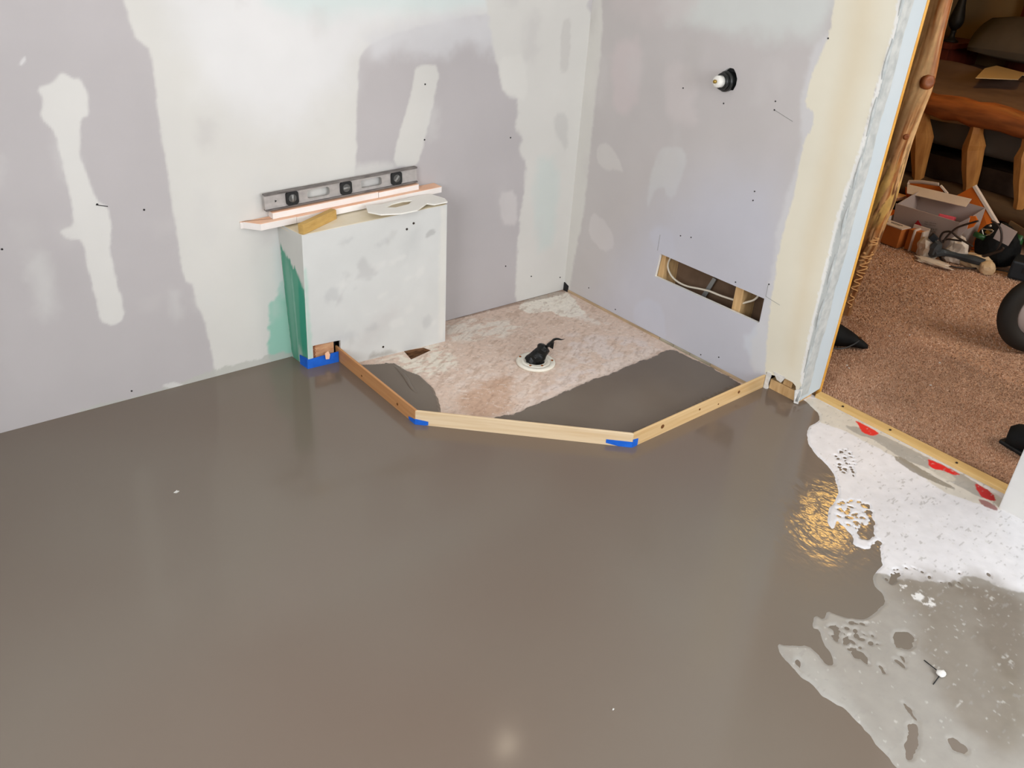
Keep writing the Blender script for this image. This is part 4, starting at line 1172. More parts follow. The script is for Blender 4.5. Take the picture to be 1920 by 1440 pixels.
# ------------------------------------------------------------------ drain and its rag
DC = (-0.5935, -0.5025, SUB)
drain = thing('shower_drain', 'round white plastic drain flange set in the bare subfloor', 'drain', DC)
V, F = lathe([(0.078, 0.0), (0.0785, 0.006), (0.077, 0.0095), (0.060, 0.0105), (0.0585, 0.0085), (0.057, 0.0105), (0.044, 0.0115), (0.0425, 0.0095), (0.041, 0.0112), (0.036, 0.011), (0.034, 0.004)], DC, (0, 0, 1), 56)
mesh_obj('flange', V, F, M['pvc'], drain, True)
V, F = lathe([(0.034, 0.001), (0.034, 0.006)], DC, (0, 0, 1), 32)
mesh_obj('throat', V, F, M['black'], drain)
for a, r in ((205, 0.050), (262, 0.047), (118, 0.068), (330, 0.066)):
    p = (DC[0] + r * math.cos(math.radians(a)), DC[1] + r * math.sin(math.radians(a)), SUB + 0.0105)
    V, F = lathe([(0.005, 0), (0.005, 0.0018), (0.003, 0.0022)], p, (0, 0, 1), 12)
    mesh_obj('bolt', V, F, M['rust'], drain)
# crumpled black plastic stuffed in it
cr, cu_ = Vector((0.783, -0.619, 0)), Vector((0, 0, 1))
rp = lambda a, h, d=0.0: (DC[0] + cr.x * a + 0.62 * d, DC[1] + cr.y * a + 0.78 * d, SUB + h)
path = smooth_path([rp(-0.018, 0.004), rp(-0.006, 0.022), rp(0.012, 0.042), rp(0.026, 0.064), rp(0.036, 0.076)], 5)
rad = [0.033, 0.034, 0.034, 0.032, 0.03, 0.029, 0.03, 0.031, 0.031, 0.03, 0.029, 0.027, 0.025, 0.025, 0.025, 0.025, 0.024, 0.023, 0.02, 0.015, 0.006]
V, F = tube(path, rad[:len(path)], 14)
V = [tuple(np.array(v) + 0.010 * (np.array([vnoise(np.array([v[0] * 55 + k * 9]), np.array([v[2] * 55 + v[1] * 40]), k)[0] for k in range(3)]) - 0.5)) for v in V]
rag = thing('drain_rag', 'crumpled black plastic rag stuffed in the drain, thin tail sticking out', 'rag', DC)
mesh_obj('wad', V, F, M['rag'], rag)
V, F = tube([rp(-0.03, 0.006, -0.012), rp(-0.022, 0.018, -0.012), rp(-0.01, 0.022, -0.01)], [0.012, 0.015, 0.008], 9)
mesh_obj('wad', V, F, M['rag'], rag)
V, F = tube(smooth_path([rp(0.036, 0.076), rp(0.046, 0.084), rp(0.056, 0.096), rp(0.064, 0.108), rp(0.078, 0.112), rp(0.094, 0.110), rp(0.108, 0.114)], 3),
            [0.006, 0.014, 0.019, 0.021, 0.021, 0.019, 0.017, 0.015, 0.014, 0.013, 0.012, 0.012, 0.011, 0.010, 0.008, 0.006, 0.004, 0.002, 0.001], 8, flat=0.4)
mesh_obj('tail', V, F, M['rag'], rag)
bm = slab([rp(0.044, 0.076), rp(0.064, 0.066), rp(0.066, 0.098), rp(0.056, 0.100)], (0.62, 0.78, 0), 0.003)
from_bm('tail_fold', bm, M['rag'], rag)

# ------------------------------------------------------------------ pipe stub in the right wall
PC = Vector((0.0, -0.735, 1.070))
pipe = thing('pipe_stub', 'black plumbing fitting with white capped pipe poking from the right wall', 'pipe', (PC.x, PC.y, PC.z - 0.03))
pa = Vector((-1, 0.10, 0.03)).normalized()
V, F = lathe([(0.034, -0.05), (0.034, 0.006), (0.0355, 0.008), (0.0355, 0.014), (0.033, 0.016), (0.030, 0.017)], PC, pa, 28)
mesh_obj('fitting', V, F, M['fitting'], pipe, True)
V, F = lathe([(0.0295, 0.015), (0.0295, 0.028), (0.0285, 0.031), (0.023, 0.032)], PC, pa, 28)
mesh_obj('collar', V, F, M['fitting'], pipe, True)
V, F = lathe([(0.0205, 0.028), (0.0205, 0.050), (0.0185, 0.056), (0.012, 0.058)], PC, pa, 24)
mesh_obj('white_pipe', V, F, M['whitepipe'], pipe, True)
V, F = lathe([(0.0065, 0.055), (0.0065, 0.066), (0.0045, 0.068)], PC, pa, 14)
mesh_obj('brass_tip', V, F, M['brass'], pipe, True)
from_bm('hole_shade', block((0.013, -0.79, 1.01), (0.016, -0.67, 1.13)), M['black'], wall_right)  # black plate behind the pipe hole, standing in for its shade

# ------------------------------------------------------------------ inside the slot
cab = smooth_path([(0.035, -0.593, 0.379), (0.035, -0.581, 0.347), (0.035, -0.571, 0.313), (0.035, -0.582, 0.286), (0.035, -0.610, 0.265), (0.035, -0.650, 0.256), (0.035, -0.694, 0.257), (0.035, -0.748, 0.268), (0.035, -0.802, 0.277), (0.035, -0.856, 0.279), (0.035, -0.921, 0.285), (0.035, -0.972, 0.291)], 5)
V, F = tube(cab, 0.0042, 8)
cable = mesh_obj('electrical_cable', V, F, M['cable'], None, True)
tag(cable, 'pale electrical cable looping across the inside of the wall slot', 'cable')
V, F = tube(smooth_path([(0.030, -0.968, 0.289), (0.030, -0.990, 0.304), (0.030, -1.012, 0.319), (0.030, -1.027, 0.338), (0.030, -1.032, 0.359)], 5), 0.0042, 8)
c2 = mesh_obj('electrical_cable', V, F, M['cable'], None, True)
tag(c2, 'short pale cable end right of the stud in the wall slot', 'cable')
q = [(0.080, -0.777, 0.318), (0.080, -0.794, 0.315), (0.080, -0.755, 0.216), (0.080, -0.735, 0.220)]
st = from_bm('metal_strap', slab(q, (-1, 0, 0), 0.004), M['strap'])
tag(st, 'slanting grey metal strap behind the cable in the wall slot', 'strap')

# screws and small holes in the sheets
for p in [(-0.800, 0.000, 0.980), (-0.800, 0.000, 0.779), (-0.383, 0.000, 0.746), (-0.367, 0.000, 0.184), (-1.981, 0.000, 0.047), (-2.258, 0.000, 0.609), (-1.981, 0.000, 0.702), (-1.848, 0.000, 0.665), (-0.213, 0.000, 0.104), (-0.033, 0.000, 0.062)]:
    screw_head(wall_left, p, (0, -1, 0), 0.0032)
for p in [(0.000, -0.941, 0.726), (0.000, -0.950, 1.042), (0.000, -0.953, 1.014), (0.000, -0.942, 0.693), (0.000, -0.939, 0.373), (0.000, -1.083, 0.417), (0.000, -0.736, 0.994), (0.000, -1.095, 1.263), (0.000, -0.538, 1.012), (0.000, -0.845, 0.019), (0.000, -0.933, 0.047), (0.000, -0.164, 0.062), (0.000, -0.345, 0.025), (0.000, -0.694, 0.474), (0.000, -0.641, 0.464)]:
    screw_head(wall_right, p, (-1, 0, 0), 0.0028)
# pencil line and scratches
for a, b in (([(0.000, -0.953, 1.014), (0.000, -1.033, 0.992)], 0.0008), ([(0.000, -0.536, 0.435), (0.000, -0.535, 0.366)], 0.0008), ([(0.000, -1.080, 0.418), (0.000, -1.081, 0.368)], 0.0007), ([(0.000, -1.081, 0.368), (0.000, -1.146, 0.358)], 0.0007)):
    V, F = tube([(p[0] - 0.0003, p[1], p[2]) for p in a], b, 5)
    mesh_obj('pencil_line', V, F, M['strap'], wall_right)
V, F = tube([(p[0], -0.0005, p[2]) for p in [(-1.985, 0.000, 0.701), (-1.952, 0.000, 0.691)]], 0.0014, 5)
mesh_obj('scratch', V, F, M['screw'], wall_left)
# black wedge in the shower corner, standing for a gap's shade
from_bm('gap_shade', hexa([(-0.006, -0.03, SUB), (0.002, -0.03, SUB), (0.002, -0.001, SUB), (-0.006, -0.001, SUB), (-0.003, -0.03, 0.022), (0.002, -0.03, 0.022), (0.002, -0.001, 0.032), (-0.005, -0.001, 0.032)]), M['black'], wall_right)

# debris on the wet floor
for p, r, lab in (([(-2.044, -0.599, 0.018)], 0.008, 'white paper crumb floating on the wet floor at left'), ([(-1.535, -1.904, 0.018)], 0.003, 'tiny pale crumb on the wet floor near the bottom'),):
    c = p[0]
    bm = slab([(c[0] - r, c[1], c[2] + 0.0006), (c[0] - r * .2, c[1] - r * .7, c[2] + 0.0006), (c[0] + r, c[1] - r * .2, c[2] + 0.0006), (c[0] + r * .4, c[1] + r * .3, c[2] + 0.0006), (c[0] + r * .5, c[1] + r * .8, c[2] + 0.0006), (c[0] - r * .3, c[1] + r * .3, c[2] + 0.0006)], (0, 0, 1), 0.002)
    o = from_bm('paper_crumb', bm, M['gypsum'])
    tag(o, lab, 'crumb')
pc = [(-0.818, -2.295, 0.018)][0]
peg = thing('marker_pin', 'white lump with two dark wire legs standing on the wetted floor', 'marker pin', (pc[0], pc[1], 0.019))
bm = bmesh.new()
bmesh.ops.create_icosphere(bm, subdivisions=2, radius=0.011)
for v in bm.verts:
    v.co.x *= 1.15; v.co.z *= 0.6
    v.co += Vector((random.uniform(-1, 1), random.uniform(-1, 1), random.uniform(-1, 1))) * 0.0012
    v.co += Vector((pc[0], pc[1], 0.028))
from_bm('lump', bm, M['gypsum'], peg, True)
for q in [(-0.806, -2.247, 0.022), (-0.860, -2.299, 0.022)]:
    V, F = tube([(pc[0], pc[1], 0.027), (q[0], q[1], 0.022)], 0.0013, 6)
    mesh_obj('wire_leg', V, F, M['black'], peg)

# ------------------------------------------------------------------ threshold and bedroom
th = thing('threshold_strip', 'yellow pine strip nailed down along the carpet edge in the doorway', 'threshold', (0.11, -1.68, 0.0))
from_bm('board', hexa([(0.088, -2.05, 0.0), (0.136, -2.05, 0.0), (0.140, -1.318, 0.0), (0.098, -1.318, 0.0),
                       (0.094, -2.05, 0.033), (0.132, -2.05, 0.036), (0.138, -1.318, 0.036), (0.104, -1.318, 0.033)], 0.003, 2), M['threshold'], th)
for p in [(0.057, -1.431, 0.036), (0.106, -1.622, 0.036), (0.095, -1.865, 0.036)]:
    V, F = lathe([(0.0042, -0.004), (0.0042, 0.001), (0.002, 0.0004)], (0.110, p[1], 0.0355), (0, 0, 1), 12)
    mesh_obj('nail', V, F, M['nail'], th)
tr = from_bm('trim_1', block((0.1365, YD0 - 0.003, 0.0), (0.1475, YD0 + 0.012, CEIL), 0.001), M['trimwood'])
tag(tr, kind='structure')

cp = from_bm('floor_carpet', block((0.137, -3.2, -0.03), (4.9, 2.2, 0.004)), M['carpet'])
tag(cp, kind='structure')


def carpet_pile():
    rg = np.random.default_rng(11)
    def cloud(n, x0, x1, y0, y1):
        return np.stack([rg.uniform(x0, x1, n), rg.uniform(y0, y1, n)], 1)
    pts = np.concatenate([cloud(90000, 0.139, 0.95, -2.1, -0.75), cloud(60000, 0.95, 2.2, -2.0, 0.0), cloud(9000, 0.137, 0.175, -2.06, -1.31)])
    n = len(pts)
    hgt = rg.uniform(0.004, 0.009, n)
    hgt[-9000:] += rg.uniform(0.0, 0.016, 9000)
    ang = rg.uniform(0, 2 * np.pi, n)
    tilt = rg.uniform(0.0, 0.010, n)
    ta = rg.uniform(0, 2 * np.pi, n)
    wdt = rg.uniform(0.002, 0.004, n) * np.where(pts[:, 0] > 0.95, 1.8, 1.0)
    base = np.stack([pts[:, 0], pts[:, 1], np.full(n, 0.002)], 1)
    dx = np.stack([np.cos(ang) * wdt, np.sin(ang) * wdt, np.zeros(n)], 1)
    tip = base + np.stack([np.cos(ta) * tilt, np.sin(ta) * tilt, hgt], 1)
    V = np.stack([base - dx, base + dx, tip], 1).reshape(-1, 3)
    V[:, 0] = np.maximum(V[:, 0], 0.1375)
    pal = np.array([S(210, 176, 148), S(202, 166, 138), S(222, 188, 162), S(188, 150, 121), S(126, 92, 68)])
    c = pal[rg.choice(5, n, p=[0.3, 0.32, 0.2, 0.15, 0.03])]
    tone = 0.85 + 0.30 * fbm(pts[:, 0] / 0.45, pts[:, 1] / 0.3, 2, 3)
    c = c * tone[:, None]
    Cc = np.repeat(c, 3, 0)
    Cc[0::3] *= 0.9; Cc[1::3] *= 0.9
    me = bpy.data.meshes.new('carpet_pile')
    org = np.array([1.0, -1.2, 0.0])
    me.vertices.add(len(V)); me.vertices.foreach_set('co', (V - org).ravel())
    me.loops.add(len(V)); me.loops.foreach_set('vertex_index', np.arange(len(V), dtype=np.int32))
    me.polygons.add(n); me.polygons.foreach_set('loop_start', np.arange(0, 3 * n, 3, dtype=np.int32))
    me.update(calc_edges=True)
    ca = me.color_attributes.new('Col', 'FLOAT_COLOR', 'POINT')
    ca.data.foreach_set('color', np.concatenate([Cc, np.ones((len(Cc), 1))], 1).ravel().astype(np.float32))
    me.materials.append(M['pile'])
    o = bpy.data.objects.new('carpet_pile', me)
    COL.objects.link(o)
    o.parent = cp
    o.location = Vector(org) - WLOC[cp.name]
    tag(o, 'tan cut pile of the carpet', None, None, 'stuff')


carpet_pile()
# bedroom shell
for nm, a, b, mt in (('wall_bedroom_far', (4.9, -3.2, -0.03), (5.0, 2.2, 2.4), 'bedwall'), ('wall_bedroom_left', (0.135, 1.5, -0.03), (5.0, 1.6, 2.4), 'bedwall'),
                     ('wall_bedroom_right', (0.135, -3.3, -0.03), (5.0, -3.2, 2.4), 'bedwall'), ('ceiling_bedroom', (0.135, -3.3, 2.4), (5.0, 2.2, 2.43), 'bedwall')):
    o = from_bm(nm, block(a, b), M[mt]); tag(o, kind='structure')

# warm ceiling lamp of the bedroom
lamp = thing('ceiling_lamp', 'warm glowing glass ceiling lamp in the bedroom', 'lamp', (2.55, -0.42, 2.22))
V, F = lathe([(0.03, 0.18), (0.09, 0.175), (0.09, 0.155), (0.02, 0.15)], (2.55, -0.42, 2.22), (0, 0, 1), 24)
mesh_obj('canopy', V, F, M['brass'], lamp, True)
V, F = lathe([(0.005, 0.0), (0.10, 0.012), (0.16, 0.05), (0.17, 0.10), (0.14, 0.145), (0.05, 0.155)], (2.55, -0.42, 2.22), (0, 0, 1), 32)
M['lampglass'] = mat_emit('lamp_glass', (1.0, 0.56, 0.12), 26.0)
mesh_obj('glass_shade', V, F, M['lampglass'], lamp, True)
# recessed light over the shower
rl = thing('recessed_light', 'round recessed ceiling light over the shower', 'light', (-0.56, -0.49, CEIL - 0.012))
V, F = lathe([(0.085, 0.0), (0.085, 0.0118), (0.06, 0.0118), (0.062, 0.002)], (-0.56, -0.49, CEIL - 0.012), (0, 0, 1), 32)
mesh_obj('trim_ring', V, F, M['winframe'], rl, True)
V, F = lathe([(0.034, -0.004), (0.036, -0.001)], (-0.56, -0.49, CEIL - 0.012), (0, 0, 1), 32)
M['canglow'] = mat_emit('recessed_lens', (1.0, 0.86, 0.66), 34.0)
mesh_obj('diffuser', V, F, M['canglow'], rl)

# log post
edge = [(-0.938, 0.0), (-0.939, 0.082), (-0.947, 0.178), (-0.956, 0.284), (-0.975, 0.353), (-0.980, 0.464), (-0.987, 0.55), (-0.990, 0.768), (-1.007, 1.017), (-1.003, 1.147), (-0.993, 1.357), (-0.985, 2.4)]
ez = [e[1] for e in edge]; ey = [e[0] for e in edge]
post = thing('log_post', 'knotty peeled log post with pale beetle tracks beside the door jamb', 'post', (0.95, -0.90, 0.0))


def post_rad(z):
    return 0.050 + 0.003 * np.sin(z * 4.3) + 0.006 * np.exp(-((z - 0.55) / 0.1) ** 2) + 0.007 * np.exp(-((z - 1.06) / 0.09) ** 2)


def post_pt(a, z):
    r = post_rad(z) * (1 + 0.05 * np.sin(a * 3 + z * 6) + 0.10 * (fbm(np.cos(a) * 2 + 40, np.sin(a) * 2 + z * 7, 15, 3) - 0.5))
    cy = np.interp(z, ez, ey) + 0.052
    return 0.95 + r * np.cos(a), cy + r * np.sin(a), z


def post_col(a, z):
    A = np.cos(a) * 1.3; B = np.sin(a) * 1.3
    n = sstep(0.22, 0.62, fbm(A * 2.6 + z * 1.2, B * 2.6 + z * 3.0, 3, 4))  # pale wood patches, widened to make up for a weak edge highlight
    C = np.array(S(172, 102, 44)) * (1 - n)[:, None] + np.array(S(238, 200, 146)) * n[:, None]
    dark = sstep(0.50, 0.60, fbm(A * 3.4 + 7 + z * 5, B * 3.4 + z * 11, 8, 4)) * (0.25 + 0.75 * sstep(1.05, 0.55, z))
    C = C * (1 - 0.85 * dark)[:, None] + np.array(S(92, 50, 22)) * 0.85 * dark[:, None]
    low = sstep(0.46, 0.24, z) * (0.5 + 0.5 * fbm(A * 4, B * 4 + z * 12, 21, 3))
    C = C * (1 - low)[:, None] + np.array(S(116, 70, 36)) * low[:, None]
    yl = sstep(0.42, 0.52, z) * sstep(0.78, 0.62, z) * sstep(0.48, 0.58, fbm(A * 3, B * 3 + z * 14, 29, 3))
    return C * (1 - 0.8 * yl)[:, None] + np.array(S(232, 196, 116)) * 0.8 * yl[:, None]


M['logskin'] = mat_col('peeled_log_skin', 0.5, 0.35, 30, 0.12, 24, 0.4, 0.004)
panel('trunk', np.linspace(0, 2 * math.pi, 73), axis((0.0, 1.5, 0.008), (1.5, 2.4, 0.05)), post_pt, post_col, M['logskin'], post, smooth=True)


def on_post(z, a, lift=0.001):
    x, y, zz_ = post_pt(np.array([a]), np.array([z]))
    return (float(x[0]) + lift * math.cos(a), float(y[0]) + lift * math.sin(a), z)


A0 = math.radians(236)   # side of the post that looks at the doorway
for k, (z0, z1, a0, am) in enumerate(((0.05, 0.12, 0.15, 0.25), (0.13, 0.22, 0.1, 0.35), (0.22, 0.28, 0.2, 0.5), (0.28, 0.33, 0.1, 0.6), (0.36, 0.40, 0.0, 0.4))):
    pp = [on_post(z0 + (z1 - z0) * t / 12, A0 + a0 + am * math.sin(t * (1.35 if k % 2 else 1.0) + k), 0.001) for t in range(13)]
    V, F = tube(smooth_path(pp, 3), 0.0030, 6)
    mesh_obj('beetle_track', V, F, M['groove'], post, True)
for z, a, r in ((0.84, -0.1, 0.012), (1.06, 0.15, 0.026)):
    d = Vector((math.cos(A0 + a), math.sin(A0 + a), 0.1))
    c = Vector(on_post(z, A0 + a, 0.0)) - d * 0.012
    V, F = lathe([(r * 1.3, 0.0), (r * 1.1, 0.012), (r * 0.8, 0.0155), (r * 0.45, 0.0145)], c, d, 16)
    mesh_obj('knot', V, F, M['rail_log'], post, True)

# log bed, foot end towards the doorway
bed = thing('log_bed', 'rustic log bed with carved spindles, its foot end facing the doorway', 'bed', (3.7, -0.6, 0.0))


def wobble_log(p0, p1, r, n, seed, seg=16, amp=0.008):
    rg = random.Random(seed)
    P, Rr = [], []
    for k in range(n + 1):
        q = Vector(p0).lerp(Vector(p1), k / n)
        P.append((q.x + rg.uniform(-amp, amp), q.y, q.z + rg.uniform(-amp, amp)))
        Rr.append(r * rg.uniform(0.9, 1.1))
    return tube(P, Rr, seg)


V, F = wobble_log((2.62, -2.0, 0.665), (2.62, -0.16, 0.705), 0.066, 22, 3)
mesh_obj('top_rail', V, F, M['rail_log'], bed, True)
V, F = lathe([(0.02, 0.0), (0.05, 0.03), (0.066, 0.10)], (2.62, -0.06, 0.707), (0, -1, 0), 16)
mesh_obj('rail_tenon', V, F, M['rail_log'], bed, True)
V, F = wobble_log((2.66, -2.0, 0.215), (2.66, 0.1, 0.215), 0.072, 18, 5)
mesh_obj('lower_rail', V, F, M['lowrail'], bed, True)
V, F = wobble_log((2.66, -0.02, 0.0), (2.66, -0.02, 0.92), 0.075, 12, 9)
mesh_obj('post', V, F, M['lowrail'], bed, True)
for k, y in enumerate((-0.245, -0.565, -0.86, -1.15, -1.44)):
    rg = random.Random(k)
    hh = [0.0, 0.05, 0.14, 0.25, 0.275, 0.335, 0.37, 0.42]
    rr = [0.032, 0.036, 0.050, 0.064, 0.065, 0.040, 0.034, 0.034]
    ppx = [(2.63 + 0.004 * rg.uniform(-1, 1), y - 0.035 + 0.09 * (h / 0.42) + 0.004 * rg.uniform(-1, 1), 0.255 + h) for h in hh]
    V, F = tube(ppx, [r * rg.uniform(0.94, 1.06) for r in rr], 7)
    mesh_obj('spindle', V, F, M['spindle'], bed)
bm = block((2.72, -2.1, 0.46), (4.72, 0.46, 0.70), 0.05, 4)
from_bm('mattress', bm, M['pillow'], bed, True)
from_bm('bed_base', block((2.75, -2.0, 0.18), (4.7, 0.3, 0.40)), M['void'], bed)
# sheet with soft waves and a raised fold
bm = bmesh.new(); gv = {}
NI, NJ = 60, 60
for i in range(NI + 1):
    for j in range(NJ + 1):
        x = 2.70 + 2.0 * i / NI; y = -2.12 + 2.62 * j / NJ
        z = 0.705 + 0.03 * (float(fbm(np.array([x * 3.0]), np.array([y * 3.4]), 6, 3)[0]) - 0.4)
        z += 0.07 * math.exp(-((x - 3.95 - 0.15 * math.sin(y * 2)) / 0.16) ** 2) * (0.6 + 0.4 * math.sin(y * 4))
        edge = max(0.0, (2.80 - x) / 0.10)
        z -= 0.10 * edge * edge
        gv[i, j] = bm.verts.new((x, y, z))
for i in range(NI):
    for j in range(NJ): bm.faces.new((gv[i, j], gv[i + 1, j], gv[i + 1, j + 1], gv[i, j + 1]))
from_bm('sheet', bm, M['sheet'], bed, True)
from_bm('headboard', block((4.80, -2.0, 0.0), (4.87, 0.34, 1.45), 0.02), M['redwood'], bed)
for y in (0.2, -0.2, -0.6):
    from_bm('headboard_slat', block((4.775, y - 0.10, 0.5), (4.782, y + 0.10, 1.40), 0.006), M['redwood'], bed)
def cushion(name, label, c, size, rz, mat, ry=0.0):
    bm = bmesh.new()
    bmesh.ops.create_cube(bm, size=1.0)
    bmesh.ops.subdivide_edges(bm, edges=bm.edges[:], cuts=7, use_grid_fill=True)
    for v in bm.verts:
        x, y, z = v.co * 2
        k = (1 - abs(x) ** 3 * 0.75) * (1 - abs(y) ** 3 * 0.75)
        s = 1 - 0.10 * (1 - abs(z)) * 0
        v.co = Vector((x * s / 2 * size[0] * (1 - 0.06 * y * y), y * s / 2 * size[1] * (1 - 0.06 * x * x), z / 2 * size[2] * max(0.12, k)))
    bm.transform(Matrix.Translation(c) @ Matrix.Rotation(rz, 4, 'Z') @ Matrix.Rotation(ry, 4, 'Y'))
    o = from_bm(name, bm, mat, None, True)
    tag(o, label, 'pillow')
cushion('bed_pillow', 'dark grey pillow propped at the head of the log bed', (4.42, 0.03, 0.955), (0.42, 0.80, 0.24), math.radians(6), M['pillow'], math.radians(-28))
q = [(p[0], p[1], 0.776) for p in [(3.416, -0.087), (3.961, 0.110), (4.215, 0.144), (4.057, -0.157), (3.978, -0.173), (3.936, -0.159), (3.694, -0.239)]]
pa_ = from_bm('paper_envelope', slab(q, (0, 0, 1), 0.004), M['paper'])
tag(pa_, 'pale manila paper lying flat on the bed', 'paper')

# bedside table and dark lamp
nt_ = thing('bedside_table', 'dark bedside table behind the log bed', 'table', (4.50, 0.74, 0.0))
from_bm('table_top', block((4.25, 0.52, 0.83), (4.80, 1.05, 0.87), 0.006), M['redwood'], nt_)
from_bm('cabinet', block((4.28, 0.55, 0.05), (4.78, 1.02, 0.83), 0.004), M['redwood'], nt_)
for x, y in ((4.31, 0.58), (4.75, 0.58), (4.31, 0.99), (4.75, 0.99)):
    from_bm('leg', block((x - 0.02, y - 0.02, 0.0), (x + 0.02, y + 0.02, 0.05)), M['redwood'], nt_)
LP = (4.40, 0.615, 0.87)
tl = thing('table_lamp', 'slender black table lamp beyond the far side of the bed', 'lamp', LP)
K = 0.65
V, F = lathe([(r * K, h * K) for r, h in ((0.085, 0.0), (0.085, 0.015), (0.055, 0.03), (0.03, 0.06), (0.028, 0.10), (0.035, 0.115), (0.03, 0.125))], LP, (0, 0, 1), 24)
mesh_obj('base', V, F, M['black'], tl, True)
V, F = lathe([(r * K, h * K) for r, h in ((0.022, 0.12), (0.065, 0.17), (0.085, 0.22), (0.078, 0.28), (0.05, 0.40), (0.034, 0.52), (0.03, 0.60), (0.012, 0.70))], LP, (0, 0, 1), 24)
mesh_obj('stem', V, F, M['black'], tl, True)
V, F = lathe([(0.19, 0.45), (0.12, 0.68), (0.115, 0.68), (0.185, 0.455)], LP, (0, 0, 1), 32)
mesh_obj('lamp_shade', V, F, M['paper'], tl, True)

# ------------------------------------------------------------------ clutter on the carpet
CZ = 0.010


def quad_sheet(name, pts4, mat, parent, t=0.004):
    a, b, c = Vector(pts4[0]), Vector(pts4[1]), Vector(pts4[2])
    n = (b - a).cross(c - b).normalized()
    return from_bm(name, slab(pts4, n, t), mat, parent)


# open white carton
BX0, BX1, BY0, BY1 = 2.19, 2.40, -0.80, -0.425
carton = thing('open_carton', 'large open white carton with orange flap and red triangle mark', 'box', (2.29, -0.61, CZ))
FH, BH = 0.205, 0.255
quad_sheet('bottom', [(BX0, BY0, CZ), (BX1, BY0, CZ), (BX1, BY1, CZ), (BX0, BY1, CZ)], M['card_grey'], carton)
fw = quad_sheet('front_wall', [(BX0, BY0, CZ), (BX0, BY1, CZ), (BX0 - 0.03, BY1 + 0.01, CZ + FH), (BX0 - 0.03, BY0, CZ + FH)], M['card_grey'], carton)
quad_sheet('back_wall', [(BX1, BY0, CZ), (BX1, BY1, CZ), (BX1, BY1, CZ + BH), (BX1, BY0, CZ + BH)], M['card_grey'], carton)
quad_sheet('end_wall', [(BX0, BY1, CZ), (BX1, BY1, CZ), (BX1, BY1 + 0.003, CZ + BH), (BX0 - 0.03, BY1 + 0.003, CZ + FH)], M['card_grey'], carton)
quad_sheet('end_wall', [(BX0, BY0, CZ), (BX1, BY0, CZ), (BX1, BY0 - 0.003, CZ + BH), (BX0 - 0.03, BY0 - 0.003, CZ + FH)], M['card_grey'], carton)
quad_sheet('top_flap', [[(2.410, -0.328, 0.273)][0], [(2.410, -0.714, 0.290)][0], [(2.340, -0.725, 0.257)][0], [(2.340, -0.374, 0.240)][0]], M['card_white'], carton)
quad_sheet('inner_flap', [(2.440, -0.343, 0.257), (2.440, -0.316, 0.279), (2.440, -0.346, 0.280), (2.440, -0.506, 0.301), (2.440, -0.533, 0.276), (2.440, -0.511, 0.264)], M['card_orange'], carton)
V, F = tube([(2.440, -0.323, 0.268), (2.440, -0.322, 0.281), (2.440, -0.394, 0.299), (2.440, -0.496, 0.311)], 0.012, 6, flat=0.5)
mesh_obj('flap_edge', V, F, M['card_white'], carton)
V, F = tube([(2.430, -0.514, 0.310), (2.430, -0.567, 0.277)], 0.014, 6, flat=0.5)
mesh_obj('flap_edge', V, F, M['card_white'], carton)
quad_sheet('side_flap', [(2.400, -0.328, 0.258), (2.400, -0.356, 0.233), (2.400, -0.381, 0.195), (2.400, -0.383, 0.169), (2.400, -0.358, 0.195), (2.400, -0.334, 0.227)], M['card_orange'], carton)


def on_front(a, h, lift=-0.006):
    """a along the front from its left end, h up it"""
    return (BX0 - 0.03 * h / FH + lift, BY1 + (BY0 - BY1) * a, CZ + h)


from_bm('red_mark', slab([on_front(0.33, 0.115), on_front(0.47, 0.120), on_front(0.38, 0.152)], (-1, 0, 0), 0.002), M['red'], fw)
from_bm('print_block', slab([on_front(0.46, 0.075), on_front(0.66, 0.085), on_front(0.70, 0.135), on_front(0.47, 0.122)], (-1, 0, 0), 0.002), M['greyprint'], fw)
for k in range(2):
    from_bm('print_line', slab([on_front(0.48, 0.140 + .012 * k), on_front(0.66, 0.148 + .012 * k), on_front(0.66, 0.151 + .012 * k), on_front(0.48, 0.143 + .012 * k)], (-1, 0, 0), 0.0015), M['greyprint'], fw)
pk = from_bm('pink_sponge', obox((2.28, -0.668, CZ + 0.165), (0.07, 0.085, 0.05), rz=0.25, ry=0.25, bevel=0.006), M['pink'])
tag(pk, 'pink foam block inside the open white carton', 'sponge')
wd = from_bm('packing_insert', obox((2.30, -0.61, CZ + 0.074), (0.19, 0.35, 0.13), bevel=0.004), M['card_grey'])
tag(wd, 'pale packing insert at the bottom of the open white carton', 'insert')


# small boxes by the log post
def small_box(name, label, x0, x1, y0, y1, h, rz, side, top, lid=True):
    c = ((x0 + x1) / 2, (y0 + y1) / 2)
    root = thing(name, label, 'box', (c[0], c[1], CZ))
    from_bm('body', obox((c[0], c[1], CZ + h / 2), (x1 - x0, y1 - y0, h), rz=rz, bevel=0.002), side, root)
    if lid:
        o = from_bm('lid', obox((c[0], c[1], CZ + h + 0.003), (x1 - x0 + 0.004, y1 - y0 + 0.004, 0.006), rz=rz, bevel=0.001), top, root)
        return root, o
    return root, None


